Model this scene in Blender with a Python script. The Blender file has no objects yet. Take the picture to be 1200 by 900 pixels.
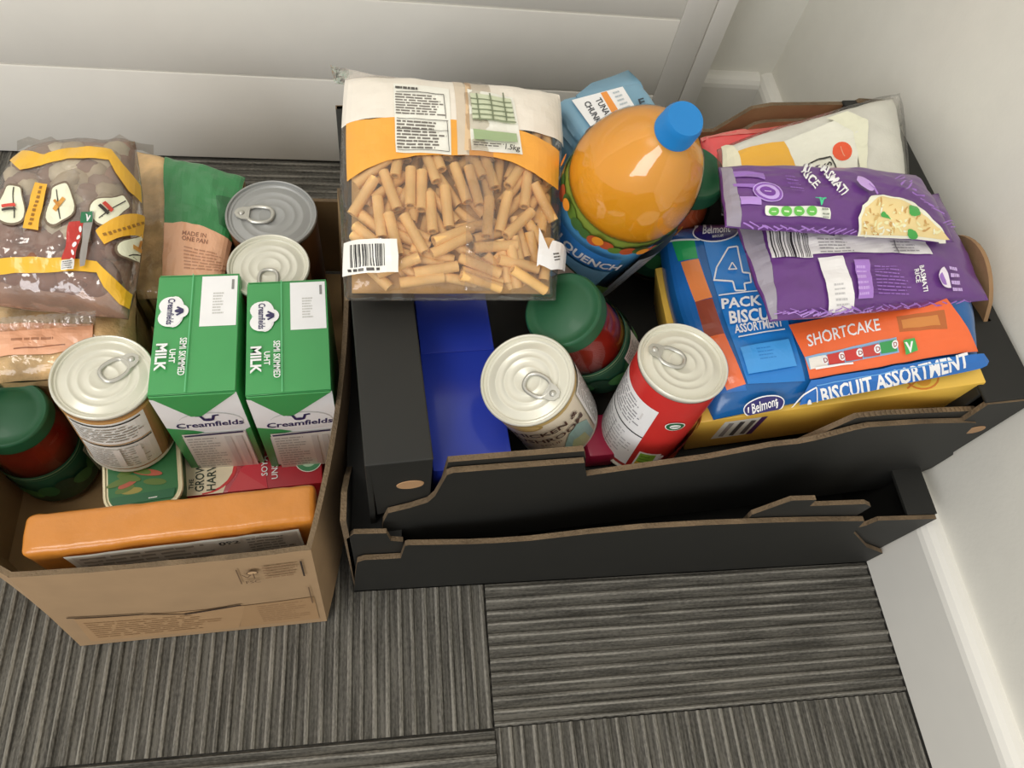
import bpy, bmesh, math, random
from mathutils import Vector, Matrix, noise
from mathutils.geometry import tessellate_polygon
R = math.radians
C = bpy.context.scene.collection
scene = bpy.context.scene

# ------------------------------------------------------------------ camera
YAW, PITCH, ROLL, FPX, CAM_H = 0.31968291, 1.04782434, 0.26421258, 869.83, 0.73
fwd = Vector((math.sin(YAW)*math.cos(PITCH), math.cos(YAW)*math.cos(PITCH), -math.sin(PITCH)))
rt0 = Vector((math.cos(YAW), -math.sin(YAW), 0)); up0 = rt0.cross(fwd)
rt = math.cos(ROLL)*rt0 + math.sin(ROLL)*up0; upv = -math.sin(ROLL)*rt0 + math.cos(ROLL)*up0
cam = bpy.data.cameras.new('camera'); cam.lens = 36*FPX/1200; cam.sensor_width = 36; cam.clip_start = .01
co = bpy.data.objects.new('camera', cam); C.objects.link(co); scene.camera = co
co.matrix_world = Matrix(((rt.x, upv.x, -fwd.x, 0), (rt.y, upv.y, -fwd.y, 0), (rt.z, upv.z, -fwd.z, CAM_H), (0, 0, 0, 1)))

# ------------------------------------------------------------------ world, lights, exposure
w = bpy.data.worlds.new('world'); scene.world = w; w.use_nodes = True
w.node_tree.nodes['Background'].inputs[0].default_value = (1.0, .965, .91, 1)
w.node_tree.nodes['Background'].inputs[1].default_value = .62
def area(name, loc, size, power, col, target=(0.1, .3, 0), sy=None):
    l = bpy.data.lights.new(name, 'AREA'); l.energy = power; l.color = col; l.size = size
    if sy: l.shape = 'RECTANGLE'; l.size_y = sy
    o = bpy.data.objects.new(name, l); C.objects.link(o); o.location = loc
    o.rotation_euler = (Vector(target)-Vector(loc)).to_track_quat('-Z', 'Y').to_euler(); return o
area('ceiling_panel_light', (-1.0, -.2, 2.4), 1.2, 21, (1, .95, .87), (-.9, -.1, 0), .6)
area('window_light', (-1.5, -2.1, 1.7), 1.6, 40, (.96, .97, 1.0), (.2, .4, .35))
scene.view_settings.view_transform = 'Standard'; scene.view_settings.look = 'None'
scene.view_settings.gamma = 1; scene.view_settings.use_curve_mapping = False
scene.view_settings.exposure = -0.12

# ------------------------------------------------------------------ helpers
def at(px, py, z=None, y=None, x=None):
    """world point seen at (px,py) of the 1200x900 photograph on a plane z=, y= or x="""
    d = (px-600)/FPX*rt - (py-450)/FPX*upv + fwd
    o = Vector((0, 0, CAM_H))
    t = (z-CAM_H)/d.z if z is not None else (y/d.y if y is not None else x/d.x)
    return o + d*t
def lin(h):
    h = h.lstrip('#'); o = []
    for i in (0, 2, 4):
        c = int(h[i:i+2], 16)/255
        o.append(c/12.92 if c <= .04045 else ((c+.055)/1.055)**2.4)
    return o
def seen(P):
    d = Vector(P)-Vector((0, 0, CAM_H)); k = d.dot(fwd)
    return 600+FPX*d.dot(rt)/k, 450-FPX*d.dot(upv)/k
MC = {}
def mat(h, rough=.5, metal=0, coat=0, var=.06, bump=0, bscale=60, spec=.5, gain=1.3, sub=0):
    key = (h, rough, metal, coat, var, bump, bscale, spec, gain, sub)
    if key in MC: return MC[key]
    m = bpy.data.materials.new('surface_'+h.strip('#')); m.use_nodes = True
    nt = m.node_tree; b = nt.nodes['Principled BSDF']
    c = [min(.92, max(.004, v*gain)) for v in lin(h)]
    b.inputs['Roughness'].default_value = rough; b.inputs['Metallic'].default_value = metal
    b.inputs['Coat Weight'].default_value = coat; b.inputs['Coat Roughness'].default_value = .08
    b.inputs['Specular IOR Level'].default_value = spec
    if sub:
        b.inputs['Subsurface Weight'].default_value = sub; b.inputs['Subsurface Radius'].default_value = (.02, .008, .003)
    tc = nt.nodes.new('ShaderNodeTexCoord')
    n = nt.nodes.new('ShaderNodeTexNoise'); n.inputs['Scale'].default_value = 35; n.inputs['Detail'].default_value = 3
    nt.links.new(tc.outputs['Object'], n.inputs['Vector'])
    r = nt.nodes.new('ShaderNodeValToRGB')
    r.color_ramp.elements[0].position = .3; r.color_ramp.elements[1].position = .7
    r.color_ramp.elements[0].color = (*[v*(1-var) for v in c], 1); r.color_ramp.elements[1].color = (*[min(1, v*(1+var)) for v in c], 1)
    nt.links.new(n.outputs[0], r.inputs[0]); nt.links.new(r.outputs[0], b.inputs['Base Color'])
    if bump:
        n2 = nt.nodes.new('ShaderNodeTexNoise'); n2.inputs['Scale'].default_value = bscale; n2.inputs['Detail'].default_value = 4
        nt.links.new(tc.outputs['Object'], n2.inputs['Vector'])
        bp = nt.nodes.new('ShaderNodeBump'); bp.inputs['Strength'].default_value = bump; bp.inputs['Distance'].default_value = .004
        nt.links.new(n2.outputs[0], bp.inputs['Height']); nt.links.new(bp.outputs[0], b.inputs['Normal'])
    MC[key] = m; return m
def film(name='clear_film', tint=(.95, .95, .94), rough=.09, bump=.35, scale=45, f=.16, haze=0):
    key = (name, tint, rough, bump, scale, f, haze)
    if key in MC: return MC[key]
    m = bpy.data.materials.new(name); m.use_nodes = True; nt = m.node_tree; nt.nodes.remove(nt.nodes['Principled BSDF'])
    out = nt.nodes['Material Output']
    tr = nt.nodes.new('ShaderNodeBsdfTransparent'); tr.inputs[0].default_value = (*tint, 1)
    gl = nt.nodes.new('ShaderNodeBsdfGlossy'); gl.inputs['Roughness'].default_value = rough
    tc = nt.nodes.new('ShaderNodeTexCoord'); n = nt.nodes.new('ShaderNodeTexNoise'); n.inputs['Scale'].default_value = scale; n.inputs['Detail'].default_value = 3
    nt.links.new(tc.outputs['Object'], n.inputs['Vector'])
    bp = nt.nodes.new('ShaderNodeBump'); bp.inputs['Strength'].default_value = bump; bp.inputs['Distance'].default_value = .006
    nt.links.new(n.outputs[0], bp.inputs['Height']); nt.links.new(bp.outputs[0], gl.inputs['Normal'])
    lw = nt.nodes.new('ShaderNodeLayerWeight'); lw.inputs['Blend'].default_value = .25
    ma = nt.nodes.new('ShaderNodeMath'); ma.operation = 'MULTIPLY_ADD'; ma.inputs[1].default_value = .5; ma.inputs[2].default_value = f*.4
    nt.links.new(lw.outputs['Fresnel'], ma.inputs[0])
    mx = nt.nodes.new('ShaderNodeMixShader'); nt.links.new(ma.outputs[0], mx.inputs[0])
    base = tr
    if haze:
        df = nt.nodes.new('ShaderNodeBsdfDiffuse'); df.inputs[0].default_value = (.8, .76, .71, 1)
        hm = nt.nodes.new('ShaderNodeMixShader'); hm.inputs[0].default_value = haze
        nt.links.new(tr.outputs[0], hm.inputs[1]); nt.links.new(df.outputs[0], hm.inputs[2]); base = hm
    nt.links.new(base.outputs[0], mx.inputs[1]); nt.links.new(gl.outputs[0], mx.inputs[2]); nt.links.new(mx.outputs[0], out.inputs[0])
    MC[key] = m; return m

class MB:
    """collects geometry with several materials and links it as ONE mesh object"""
    def __init__(s): s.v = []; s.f = []; s.fm = []; s.mats = []
    def mi(s, m):
        if m not in s.mats: s.mats.append(m)
        return s.mats.index(m)
    def add(s, vs, fs, m, M=None):
        k = len(s.v); i = s.mi(m)
        s.v += [tuple(M @ Vector(q)) if M else tuple(q) for q in vs]
        s.f += [tuple(a+k for a in q) for q in fs]; s.fm += [i]*len(fs)
        return s
    def box(s, x0, x1, y0, y1, z0, z1, m, M=None, b=0):
        if b:
            bm = bmesh.new(); bmesh.ops.create_cube(bm, size=1)
            for q in bm.verts: q.co = Vector(((x0+x1)/2+q.co.x*(x1-x0), (y0+y1)/2+q.co.y*(y1-y0), (z0+z1)/2+q.co.z*(z1-z0)))
            bmesh.ops.bevel(bm, geom=list(bm.edges), offset=b, segments=2, affect='EDGES', profile=.5)
            s.bm(bm, m, M); return s
        v = [(x, y, z) for z in (z0, z1) for y in (y0, y1) for x in (x0, x1)]
        return s.add(v, [(0, 2, 3, 1), (4, 5, 7, 6), (0, 1, 5, 4), (2, 6, 7, 3), (0, 4, 6, 2), (1, 3, 7, 5)], m, M)
    def bm(s, bm, m, M=None):
        bm.verts.index_update(); s.add([q.co[:] for q in bm.verts], [tuple(v.index for v in f.verts) for f in bm.faces], m, M); bm.free(); return s
    def lathe(s, prof, m, M=None, n=48, a0=0, a1=2*math.pi):
        full = abs(a1-a0-2*math.pi) < 1e-6
        k = n if full else n+1; vs = []; fs = []
        for r, z in prof:
            for i in range(k):
                t = a0+(a1-a0)*i/n; vs.append((r*math.sin(t), -r*math.cos(t), z))
        for j in range(len(prof)-1):
            for i in range(n):
                i2 = (i+1) % k if full else i+1
                fs.append((j*k+i, j*k+i2, (j+1)*k+i2, (j+1)*k+i))
        return s.add(vs, fs, m, M)
    def tube(s, path, r, m, M=None, n=8, closed=False):
        path = [Vector(q) for q in path]; N = len(path); vs = []; fs = []
        for i, q in enumerate(path):
            a = path[(i-1) % N] if closed or i > 0 else q; b = path[(i+1) % N] if closed or i < N-1 else q
            t = (b-a).normalized(); u = t.cross(Vector((0, 0, 1)))
            if u.length < 1e-4: u = Vector((1, 0, 0))
            u.normalize(); v = t.cross(u)
            for k in range(n):
                an = 2*math.pi*k/n; vs.append(q + r*(math.cos(an)*u + math.sin(an)*v))
        for i in range(N if closed else N-1):
            for k in range(n):
                fs.append((i*n+k, i*n+(k+1) % n, ((i+1) % N)*n+(k+1) % n, ((i+1) % N)*n+k))
        return s.add([tuple(q) for q in vs], fs, m, M)
    def prism(s, poly, y0, y1, mf, mb, me, M=None):
        """polygon in x,z extruded along y: front (y0), back (y1) and cut-edge materials"""
        n = len(poly)
        tri = [tuple(q) for q in tessellate_polygon([[Vector((x, z, 0)) for x, z in poly]])]
        v0 = [(x, y0, z) for x, z in poly]; v1 = [(x, y1, z) for x, z in poly]
        s.add(v0, tri, mf, M); s.add(v1, [q[::-1] for q in tri], mb, M)
        s.add(v0+v1, [(i, (i+1) % n, n+(i+1) % n, n+i) for i in range(n)], me, M); return s
    def build(s, name, parent=None, smooth=False, angle=None):
        me = bpy.data.meshes.new(name); me.from_pydata(s.v, [], s.f)
        for m in s.mats: me.materials.append(m)
        me.polygons.foreach_set('material_index', s.fm)
        bm = bmesh.new(); bm.from_mesh(me); bmesh.ops.recalc_face_normals(bm, faces=bm.faces); bm.to_mesh(me); bm.free()
        if smooth: me.polygons.foreach_set('use_smooth', [True]*len(me.polygons))
        if smooth and angle: me.set_sharp_from_angle(angle=R(angle))
        me.update(); o = bpy.data.objects.new(name, me); C.objects.link(o)
        if parent: o.parent = parent
        return o
def tag(o, label=None, cat=None, group=None, kind=None):
    for k, v in (('label', label), ('category', cat), ('group', group), ('kind', kind)):
        if v: o[k] = v
    return o
def thing(name, label, cat, loc=(0, 0, 0), rot=None, group=None):
    o = bpy.data.objects.new(name, None); o.empty_display_size = .03; C.objects.link(o)
    if isinstance(rot, Matrix): o.matrix_world = Matrix.Translation(Vector(loc)) @ rot.to_4x4()
    else:
        o.location = loc
        if rot: o.rotation_euler = rot
    return tag(o, label, cat, group)
def axis_rot(a, spin=0):
    """rotation taking local z to axis a, local -y kept towards the room's front"""
    a = Vector(a).normalized(); u = Vector((1, 0, 0)); u = (u-a*a.dot(u)).normalized(); v = a.cross(u)
    return Matrix(((u.x, v.x, a.x), (u.y, v.y, a.y), (u.z, v.z, a.z))) @ Matrix.Rotation(spin, 3, 'Z')

# ---- printed artwork: flat shapes laid out on a pack's own surface and bent to it
FONT = {}
def glyphs(txt, bold=0, shear=0):
    k = (txt, bold, shear)
    if k not in FONT:
        cu = bpy.data.curves.new('t', 'FONT'); cu.body = txt; cu.size = 1; cu.offset = bold; cu.resolution_u = 2; cu.shear = shear
        ob = bpy.data.objects.new('t', cu); me = bpy.data.meshes.new_from_object(ob)
        vs = [(v.co.x, v.co.y) for v in me.vertices]; fs = [tuple(p.vertices) for p in me.polygons]
        bpy.data.objects.remove(ob); bpy.data.curves.remove(cu); bpy.data.meshes.remove(me)
        xs = [v[0] for v in vs] or [0, 1]; FONT[k] = (vs, fs, min(xs), max(xs))
    return FONT[k]
def homography(src):
    """map from a measured quad (tl, tr, br, bl) to u,v with v down"""
    import numpy as np
    A = []; b = []
    for (x, y), (u, v) in zip(src, ((0, 0), (1, 0), (1, 1), (0, 1))):
        A += [[x, y, 1, 0, 0, 0, -u*x, -u*y], [0, 0, 0, x, y, 1, -v*x, -v*y]]; b += [u, v]
    h = np.linalg.solve(np.array(A, float), np.array(b, float))
    return lambda x, y: ((h[0]*x+h[1]*y+h[2])/(h[6]*x+h[7]*y+1), (h[3]*x+h[4]*y+h[5])/(h[6]*x+h[7]*y+1))
class Art:
    def __init__(s, src=None, rough=.45, coat=0, clip=None, yd=None, pw=None):
        s.h = homography(src) if src else (lambda x, y: (x, y))
        if pw:   # artwork measured on the puffed-up surface itself: find the u,v of each measured point
            h0 = s.h
            def h(x, y):
                a = h0(x, y); u, v = min(1.1, max(-.1, a[0])), min(1.1, max(-.1, a[1]))
                if not (-.15 < a[0] < 1.15 and -.15 < a[1] < 1.15): return a
                for _ in range(36):
                    b = h0(*seen(pw.at(min(1, max(0, u)), min(1, max(0, v)))+pw.o)); u += .4*(a[0]-b[0]); v += .4*(a[1]-b[1])
                    if abs(a[0]-b[0])+abs(a[1]-b[1]) < .0015: break
                    u = min(1.1, max(-.1, u)); v = min(1.1, max(-.1, v))
                return u, v
            s.h = h
        s.yd = (src is not None) if yd is None else yd
        s.items = []; s.rough = rough; s.coat = coat; s.L = 1; s.clip = clip
    def m(s, c): return c if not isinstance(c, str) else mat(c, s.rough, 0, s.coat, .03)
    def raw(s, vs, fs, c, layer=None):
        if layer is None: s.L += 1; layer = s.L
        s.items.append(([s.h(*q) for q in vs], fs, s.m(c), layer)); return s
    def poly(s, pts, c, layer=None): return s.raw(pts, [tuple(range(len(pts)))], c, layer)
    def rect(s, x0, y0, x1, y1, c, layer=None): return s.poly([(x0, y0), (x1, y0), (x1, y1), (x0, y1)], c, layer)
    def bar(s, x0, y0, x1, y1, w, c, layer=None):
        d = Vector((x1-x0, y1-y0)); n = Vector((-d.y, d.x)).normalized()*w/2
        return s.poly([(x0+n.x, y0+n.y), (x1+n.x, y1+n.y), (x1-n.x, y1-n.y), (x0-n.x, y0-n.y)], c, layer)
    def ell(s, x, y, rx, ry, c, rot=0, n=20, layer=None, a0=0, a1=360):
        k = n if a1-a0 >= 360 else n+1
        cr, sr = math.cos(R(rot)), math.sin(R(rot)); pts = []
        for i in range(k):
            t = R(a0+(a1-a0)*i/n); a, b = rx*math.cos(t), ry*math.sin(t); pts.append((x+a*cr-b*sr, y+a*sr+b*cr))
        return s.poly(pts, c, layer)
    def text(s, txt, x, y, h, c, rot=0, bold=.012, w=None, align='l', shear=0, layer=None, arc=0):
        vs, fs, x0, x1 = glyphs(txt, bold, shear); k = h/.70; kx = (w/(x1-x0)) if w else k
        cr, sr = math.cos(R(rot)), math.sin(R(rot)); W = (x1-x0)*kx
        ox = {'l': 0, 'c': -W/2, 'r': -W}[align]; pts = []
        for a, b in vs:
            tx = (a-x0)*kx+ox; ty = b*k
            if arc: ty += arc*(1-((tx-ox)/W*2-1)**2)
            pts.append((x+tx*cr+ty*sr, y+tx*sr-ty*cr) if s.yd else (x+tx*cr-ty*sr, y+tx*sr+ty*cr))
        return s.raw(pts, fs, c, layer)
    def lines(s, quad, n, c, wfrac=.45, seed=1, gap=.12):
        """rows of tiny unreadable print inside a quad (tl,tr,br,bl)"""
        rnd = random.Random(seed); tl, tr, br, bl = [Vector(q) for q in quad]
        s.L += 1
        P = lambda a, b: tuple((tl.lerp(tr, a)).lerp(bl.lerp(br, a), b))
        for i in range(n):
            b0 = (i+.5-wfrac/2)/n; b1 = (i+.5+wfrac/2)/n; a = 0.0
            end = rnd.uniform(.7, 1)
            while a < end:
                l = min(end, a+rnd.uniform(.06, .22)); s.poly([P(a, b0), P(l, b0), P(l, b1), P(a, b1)], c, s.L); a = l+gap*rnd.uniform(.1, .35)
        return s
    def barcode(s, quad, c='#1c1b1d', n=26, seed=3):
        rnd = random.Random(seed); tl, tr, br, bl = [Vector(q) for q in quad]; ws = [rnd.choice((1, 1, 2, 3)) for _ in range(2*n)]; T = sum(ws); a = 0; s.L += 1
        for i, q in enumerate(ws):
            if i % 2 == 0: s.poly([tuple(tl.lerp(tr, a/T)), tuple(tl.lerp(tr, (a+q)/T)), tuple(bl.lerp(br, (a+q)/T)), tuple(bl.lerp(br, a/T))], c, s.L)
            a += q
        return s
    def build(s, name, parent, mapper, step=None, off=.00014, base=.0003, fine=1):
        if step: step = tuple(q*fine if q else q for q in step)
        bm = bmesh.new(); mats = []; lay = sorted({i[3] for i in s.items}); rank = {l: k for k, l in enumerate(lay)}
        for vs, fs, m, l in s.items:
            if m not in mats: mats.append(m)
            vv = [bm.verts.new((a, b, rank[l])) for a, b in vs]
            for f in fs:
                if len(set(f)) < 3: continue
                try: q = bm.faces.new([vv[i] for i in f]); q.material_index = mats.index(m)
                except ValueError: pass
        bm.normal_update(); bmesh.ops.triangulate(bm, faces=[f for f in bm.faces if len(f.verts) > 4])
        if s.clip:
            (u0, v0, u1, v1) = s.clip
            for p, n in (((u0, 0, 0), (-1, 0, 0)), ((u1, 0, 0), (1, 0, 0)), ((0, v0, 0), (0, -1, 0)), ((0, v1, 0), (0, 1, 0))):
                bmesh.ops.bisect_plane(bm, geom=bm.verts[:]+bm.edges[:]+bm.faces[:], plane_co=p, plane_no=n, clear_outer=True)
        if step and bm.verts:
            for ax in (0, 1):
                if not step[ax]: continue
                a = min(v.co[ax] for v in bm.verts); b = max(v.co[ax] for v in bm.verts)
                k = math.ceil(a/step[ax]+1e-6)
                while k*step[ax] < b:
                    p = [0, 0, 0]; p[ax] = k*step[ax]; n = [0, 0, 0]; n[ax] = 1
                    bmesh.ops.bisect_plane(bm, geom=bm.verts[:]+bm.edges[:]+bm.faces[:], plane_co=p, plane_no=n, dist=1e-7); k += 1
        for v in bm.verts:
            p, n = mapper(v.co.x, v.co.y); v.co = Vector(p)+Vector(n)*(base+off*v.co.z)
        me = bpy.data.meshes.new(name); bm.to_mesh(me); bm.free()
        for m in mats: me.materials.append(m)
        o = bpy.data.objects.new(name, me); C.objects.link(o); o.parent = parent; return o
def face_map(o, ux, uy):
    """flat face: origin, u axis and v axis vectors (v in whatever sense the art uses)"""
    o, ux, uy = Vector(o), Vector(ux), Vector(uy); n = ux.cross(uy).normalized()
    return lambda nrm: (lambda u, v: (o+ux*u+uy*v, nrm))
def flat(o, ux, uy, nrm):
    o, ux, uy, nrm = Vector(o), Vector(ux), Vector(uy), Vector(nrm).normalized()
    return lambda u, v: (o+ux*u+uy*v, nrm)
def cyl(r): # u = arc length from the front, v = height
    return lambda u, v: (Vector((r*math.sin(u/r), -r*math.cos(u/r), v)), Vector((math.sin(u/r), -math.cos(u/r), 0)))

def rbox(wx, wy, h, r, n=22):
    """softly rounded block standing on z=0, finely divided"""
    bm = bmesh.new(); bmesh.ops.create_cube(bm, size=2); bmesh.ops.subdivide_edges(bm, edges=bm.edges[:], cuts=n, use_grid_fill=True)
    hx, hy, hz = wx/2, wy/2, h/2
    for v in bm.verts:
        p = Vector([math.copysign(1-(1-abs(c))**1.5, c) for c in v.co]); p = Vector((p.x*hx, p.y*hy, p.z*hz))
        q = Vector((max(-hx+r, min(hx-r, p.x)), max(-hy+r, min(hy-r, p.y)), max(-hz+r, min(hz-r, p.z))))
        d = p-q
        v.co = (q+d.normalized()*r if d.length > 1e-9 else p)+Vector((0, 0, hz))
    return bm
class Pillow:
    """a bag: bilinear mid surface between four corners, puffed up and crumpled"""
    def __init__(s, c, top, bottom=None, pu=3, pv=3, ex=.6, crum=.0015, cs=14, seed=0, origin=None, shape=None, edge=.0006, sag=0, bulge=0):
        s.bulge = bulge
        s.c = [Vector(q) for q in c]; s.T = top; s.B = top if bottom is None else bottom; s.pu = pu; s.pv = pv; s.ex = ex
        s.crum = crum; s.cs = cs; s.seed = seed; s.shape = shape; s.edge = edge; s.sag = sag
        s.o = Vector(origin) if origin else sum(s.c, Vector())/4
        n = (s.c[1]-s.c[0]+s.c[2]-s.c[3]).cross(s.c[0]-s.c[3]+s.c[1]-s.c[2]); s.n = n.normalized()
        if s.n.z < 0: s.n = -s.n
    def t(s, u, v):
        a = max(0, 1-abs(2*u-1)**s.pu); b = max(0, 1-abs(2*v-1)**s.pv)
        return (a*b)**s.ex
    def at(s, u, v, side=1):
        u = min(1.02, max(-.02, u)); v = min(1.02, max(-.02, v))
        p = s.c[0].lerp(s.c[1], u).lerp(s.c[3].lerp(s.c[2], u), v)
        if s.bulge: p = p + (s.c[1]-s.c[0])*(s.bulge*math.sin(math.pi*min(1, max(0, v)))*(2*u-1))
        t = s.t(u, v); h = (s.T if side > 0 else s.B)*t
        if s.shape: h *= s.shape(u, v)
        q = Vector((u*s.cs, v*s.cs, s.seed*7.3+(0 if side > 0 else 3)))
        k = noise.noise(q)+.5*noise.noise(q*2.3)
        h += s.crum*k*min(1, .35+t*1.2)
        return p - s.o + s.n*(side*(h+s.edge)) + (s.n*s.crum*1.5*noise.noise(q*.7)*(1-t))
    def map(s, lift=0):
        def f(u, v):
            e = .01; a = s.at(u-e, v); b = s.at(u+e, v); c = s.at(u, v-e); d = s.at(u, v+e)
            n = (b-a).cross(c-d); n = n.normalized() if n.length > 1e-9 else s.n
            if n.dot(s.n) < 0: n = -n
            return s.at(u, v)+n*lift, n
        return f
    def mesh(s, mb, m, nu=40, nv=40, scale=None):
        top = [[s.at(i/nu, j/nv, 1) for i in range(nu+1)] for j in range(nv+1)]
        bot = [[s.at(i/nu, j/nv, -1) for i in range(nu+1)] for j in range(nv+1)]
        vs = [tuple(q) for r in top for q in r]+[tuple(q) for r in bot for q in r]; K = (nu+1)*(nv+1); fs = []
        for j in range(nv):
            for i in range(nu):
                a = j*(nu+1)+i; fs.append((a, a+1, a+nu+2, a+nu+1)); fs.append((K+a, K+a+nu+1, K+a+nu+2, K+a+1))
        for i in range(nu):
            fs.append((i, K+i, K+i+1, i+1)); a = nv*(nu+1)+i; fs.append((a, a+1, K+a+1, K+a))
        for j in range(nv):
            a = j*(nu+1); b = a+nu+1; fs.append((a, b, K+b, K+a)); a += nu; b += nu; fs.append((a, K+a, K+b, b))
        mb.add(vs, fs, m); return mb

# ------------------------------------------------------------------ setting
WALL_X, DOOR_Y, BACK_Y = .515, .734, .82
white = mat('#cfcdc4', .55, var=.015, gain=1.4, bump=.05, bscale=250)
gloss_white = mat('#d2d0c9', .3, var=.01, gain=1.36, coat=.15)
tag(MB().box(WALL_X, WALL_X+.1, -1.6, BACK_Y+.1, -.02, 2.4, white).build('wall_right'), kind='structure')
tag(MB().box(-2.2, WALL_X, BACK_Y, BACK_Y+.1, -.02, 2.4, white).build('wall_back'), kind='structure')
def skirt(name, a, b, nrm):
    """skirting board with a rounded top edge between floor points a and b"""
    a, b, n = Vector(a), Vector(b), Vector(nrm); T, Hh = .0186, .104
    prof = [(0, 0), (T, 0), (T, Hh-.013), (T-.0015, Hh-.008), (T-.005, Hh-.0035), (T-.010, Hh-.001), (T-.015, Hh), (0, Hh)]
    vs = []; fs = []
    for q in (a, b):
        vs += [tuple(q+n*x+Vector((0, 0, z))) for x, z in prof]
    k = len(prof); fs = [(i, (i+1) % k, k+(i+1) % k, k+i) for i in range(k)]+[tuple(range(k)), tuple(range(2*k-1, k-1, -1))]
    return tag(MB().add(vs, fs, gloss_white).build(name), kind='structure')
skirt('baseboard_right', (WALL_X, -1.6, 0), (WALL_X, BACK_Y, 0), (-1, 0, 0))
skirt('baseboard_back', (-2.2, BACK_Y, 0), (WALL_X-.0186, BACK_Y, 0), (0, -1, 0))

# door leaf standing open in front of the back wall, grooved into panels
dm = mat('#d6d3cb', .28, var=.01, gain=1.33, coat=.25)
dd = mat('#8f8c84', .6)
d = MB(); d.box(-.9, .381, DOOR_Y+.003, DOOR_Y+.044, .001, 1.98, dm).build('door_1')
door = bpy.data.objects['door_1']; tag(door, kind='structure')
def plate(name, x0, x1, z0, z1):
    m = MB(); m.box(x0, x1, DOOR_Y, DOOR_Y+.004, z0, z1, dm, b=.0012); return m.build(name, door, True, 40)
PX = .3235
for z0, z1 in ((.001, .1272), (.1296, .2305), (.2330, .3345), (.3370, .44), (.4425, .9), (.9025, 1.98)):
    plate('door_board', -.9, PX, z0, z1)
plate('door_stile', PX, .3572, .001, 1.98); plate('door_lipping', .3586, .381, .001, 1.98)

# ribbed carpet tiles laid chequerwise
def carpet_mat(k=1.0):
    m = bpy.data.materials.new('ribbed_carpet'); m.use_nodes = True; nt = m.node_tree; b = nt.nodes['Principled BSDF']
    b.inputs['Roughness'].default_value = .95; b.inputs['Specular IOR Level'].default_value = .1
    tc = nt.nodes.new('ShaderNodeTexCoord'); N = nt.nodes.new; L = nt.links.new
    def nz(sx, sy, det):
        mp = N('ShaderNodeMapping'); mp.inputs['Scale'].default_value = (sx, sy, 1); L(tc.outputs['Object'], mp.inputs[0])
        n = N('ShaderNodeTexNoise'); n.inputs['Scale'].default_value = 1; n.inputs['Detail'].default_value = det; L(mp.outputs[0], n.inputs[0]); return n.outputs[0]
    a, bb, cc = nz(14, 330, 2), nz(230, 700, 2), nz(6, 60, 1)
    m1 = N('ShaderNodeMath'); m1.operation = 'MULTIPLY_ADD'; m1.inputs[1].default_value = .7; L(a, m1.inputs[0])
    m2 = N('ShaderNodeMath'); m2.operation = 'MULTIPLY'; m2.inputs[1].default_value = .42; L(bb, m2.inputs[0]); L(m2.outputs[0], m1.inputs[2])
    m3 = N('ShaderNodeMath'); m3.operation = 'MULTIPLY_ADD'; m3.inputs[1].default_value = .25; L(cc, m3.inputs[0]); L(m1.outputs[0], m3.inputs[2])
    r = N('ShaderNodeValToRGB'); e = r.color_ramp.elements
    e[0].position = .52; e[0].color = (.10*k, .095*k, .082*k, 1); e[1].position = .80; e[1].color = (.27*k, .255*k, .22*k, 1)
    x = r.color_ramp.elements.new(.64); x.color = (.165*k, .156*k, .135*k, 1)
    L(m3.outputs[0], r.inputs[0]); L(r.outputs[0], b.inputs['Base Color'])
    bp = N('ShaderNodeBump'); bp.inputs['Strength'].default_value = .5; bp.inputs['Distance'].default_value = .002; L(bb, bp.inputs['Height']); L(bp.outputs[0], b.inputs['Normal'])
    return m
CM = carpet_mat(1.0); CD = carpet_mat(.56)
tag(MB().box(-1.6, WALL_X, -1.6, BACK_Y, -.03, -.0065, mat('#3a3835', .9)).build('floor'), kind='structure')
floor = bpy.data.objects['floor']
def tile(x0, x1, y0, y1, along_y, seed):
    rnd = random.Random(seed); cx, cy = (x0+x1)/2, (y0+y1)/2
    L_, W_ = ((y1-y0), (x1-x0)) if along_y else ((x1-x0), (y1-y0))
    L_ -= .0004; W_ -= .0004
    prof = []; t = -W_/2
    prof.append((t, -.006))
    while t < W_/2-.003:
        p = min(rnd.uniform(.0095, .0125), W_/2-t); h = rnd.uniform(-.0006, .0002)
        prof += [(t+p*.06, -.0034), (t+p*.16, -.0012+h), (t+p*.32, h), (t+p*.48, -.0012+h), (t+p*.56, -.0034)]; t += p
    prof.append((W_/2, -.006)); n = len(prof)
    vs = [(x, a, z) for x in (-L_/2, L_/2) for a, z in prof]
    q = lambda i: (i, i+1, n+i+1, n+i)
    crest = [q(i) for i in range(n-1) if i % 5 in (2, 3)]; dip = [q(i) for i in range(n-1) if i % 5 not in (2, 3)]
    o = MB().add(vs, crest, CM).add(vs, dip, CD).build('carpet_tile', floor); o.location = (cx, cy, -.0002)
    if along_y: o.rotation_euler = (0, 0, R(90))
XS = [-1.415, -.915, -.415, .085, WALL_X-.0186]; YS = [-.953, -.453, .047, .547, BACK_Y]
for i in range(4):
    for j in range(4):
        tile(XS[i], XS[i+1], YS[j], YS[j+1], (i+j) % 2 == 0, 10*i+j)

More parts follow.
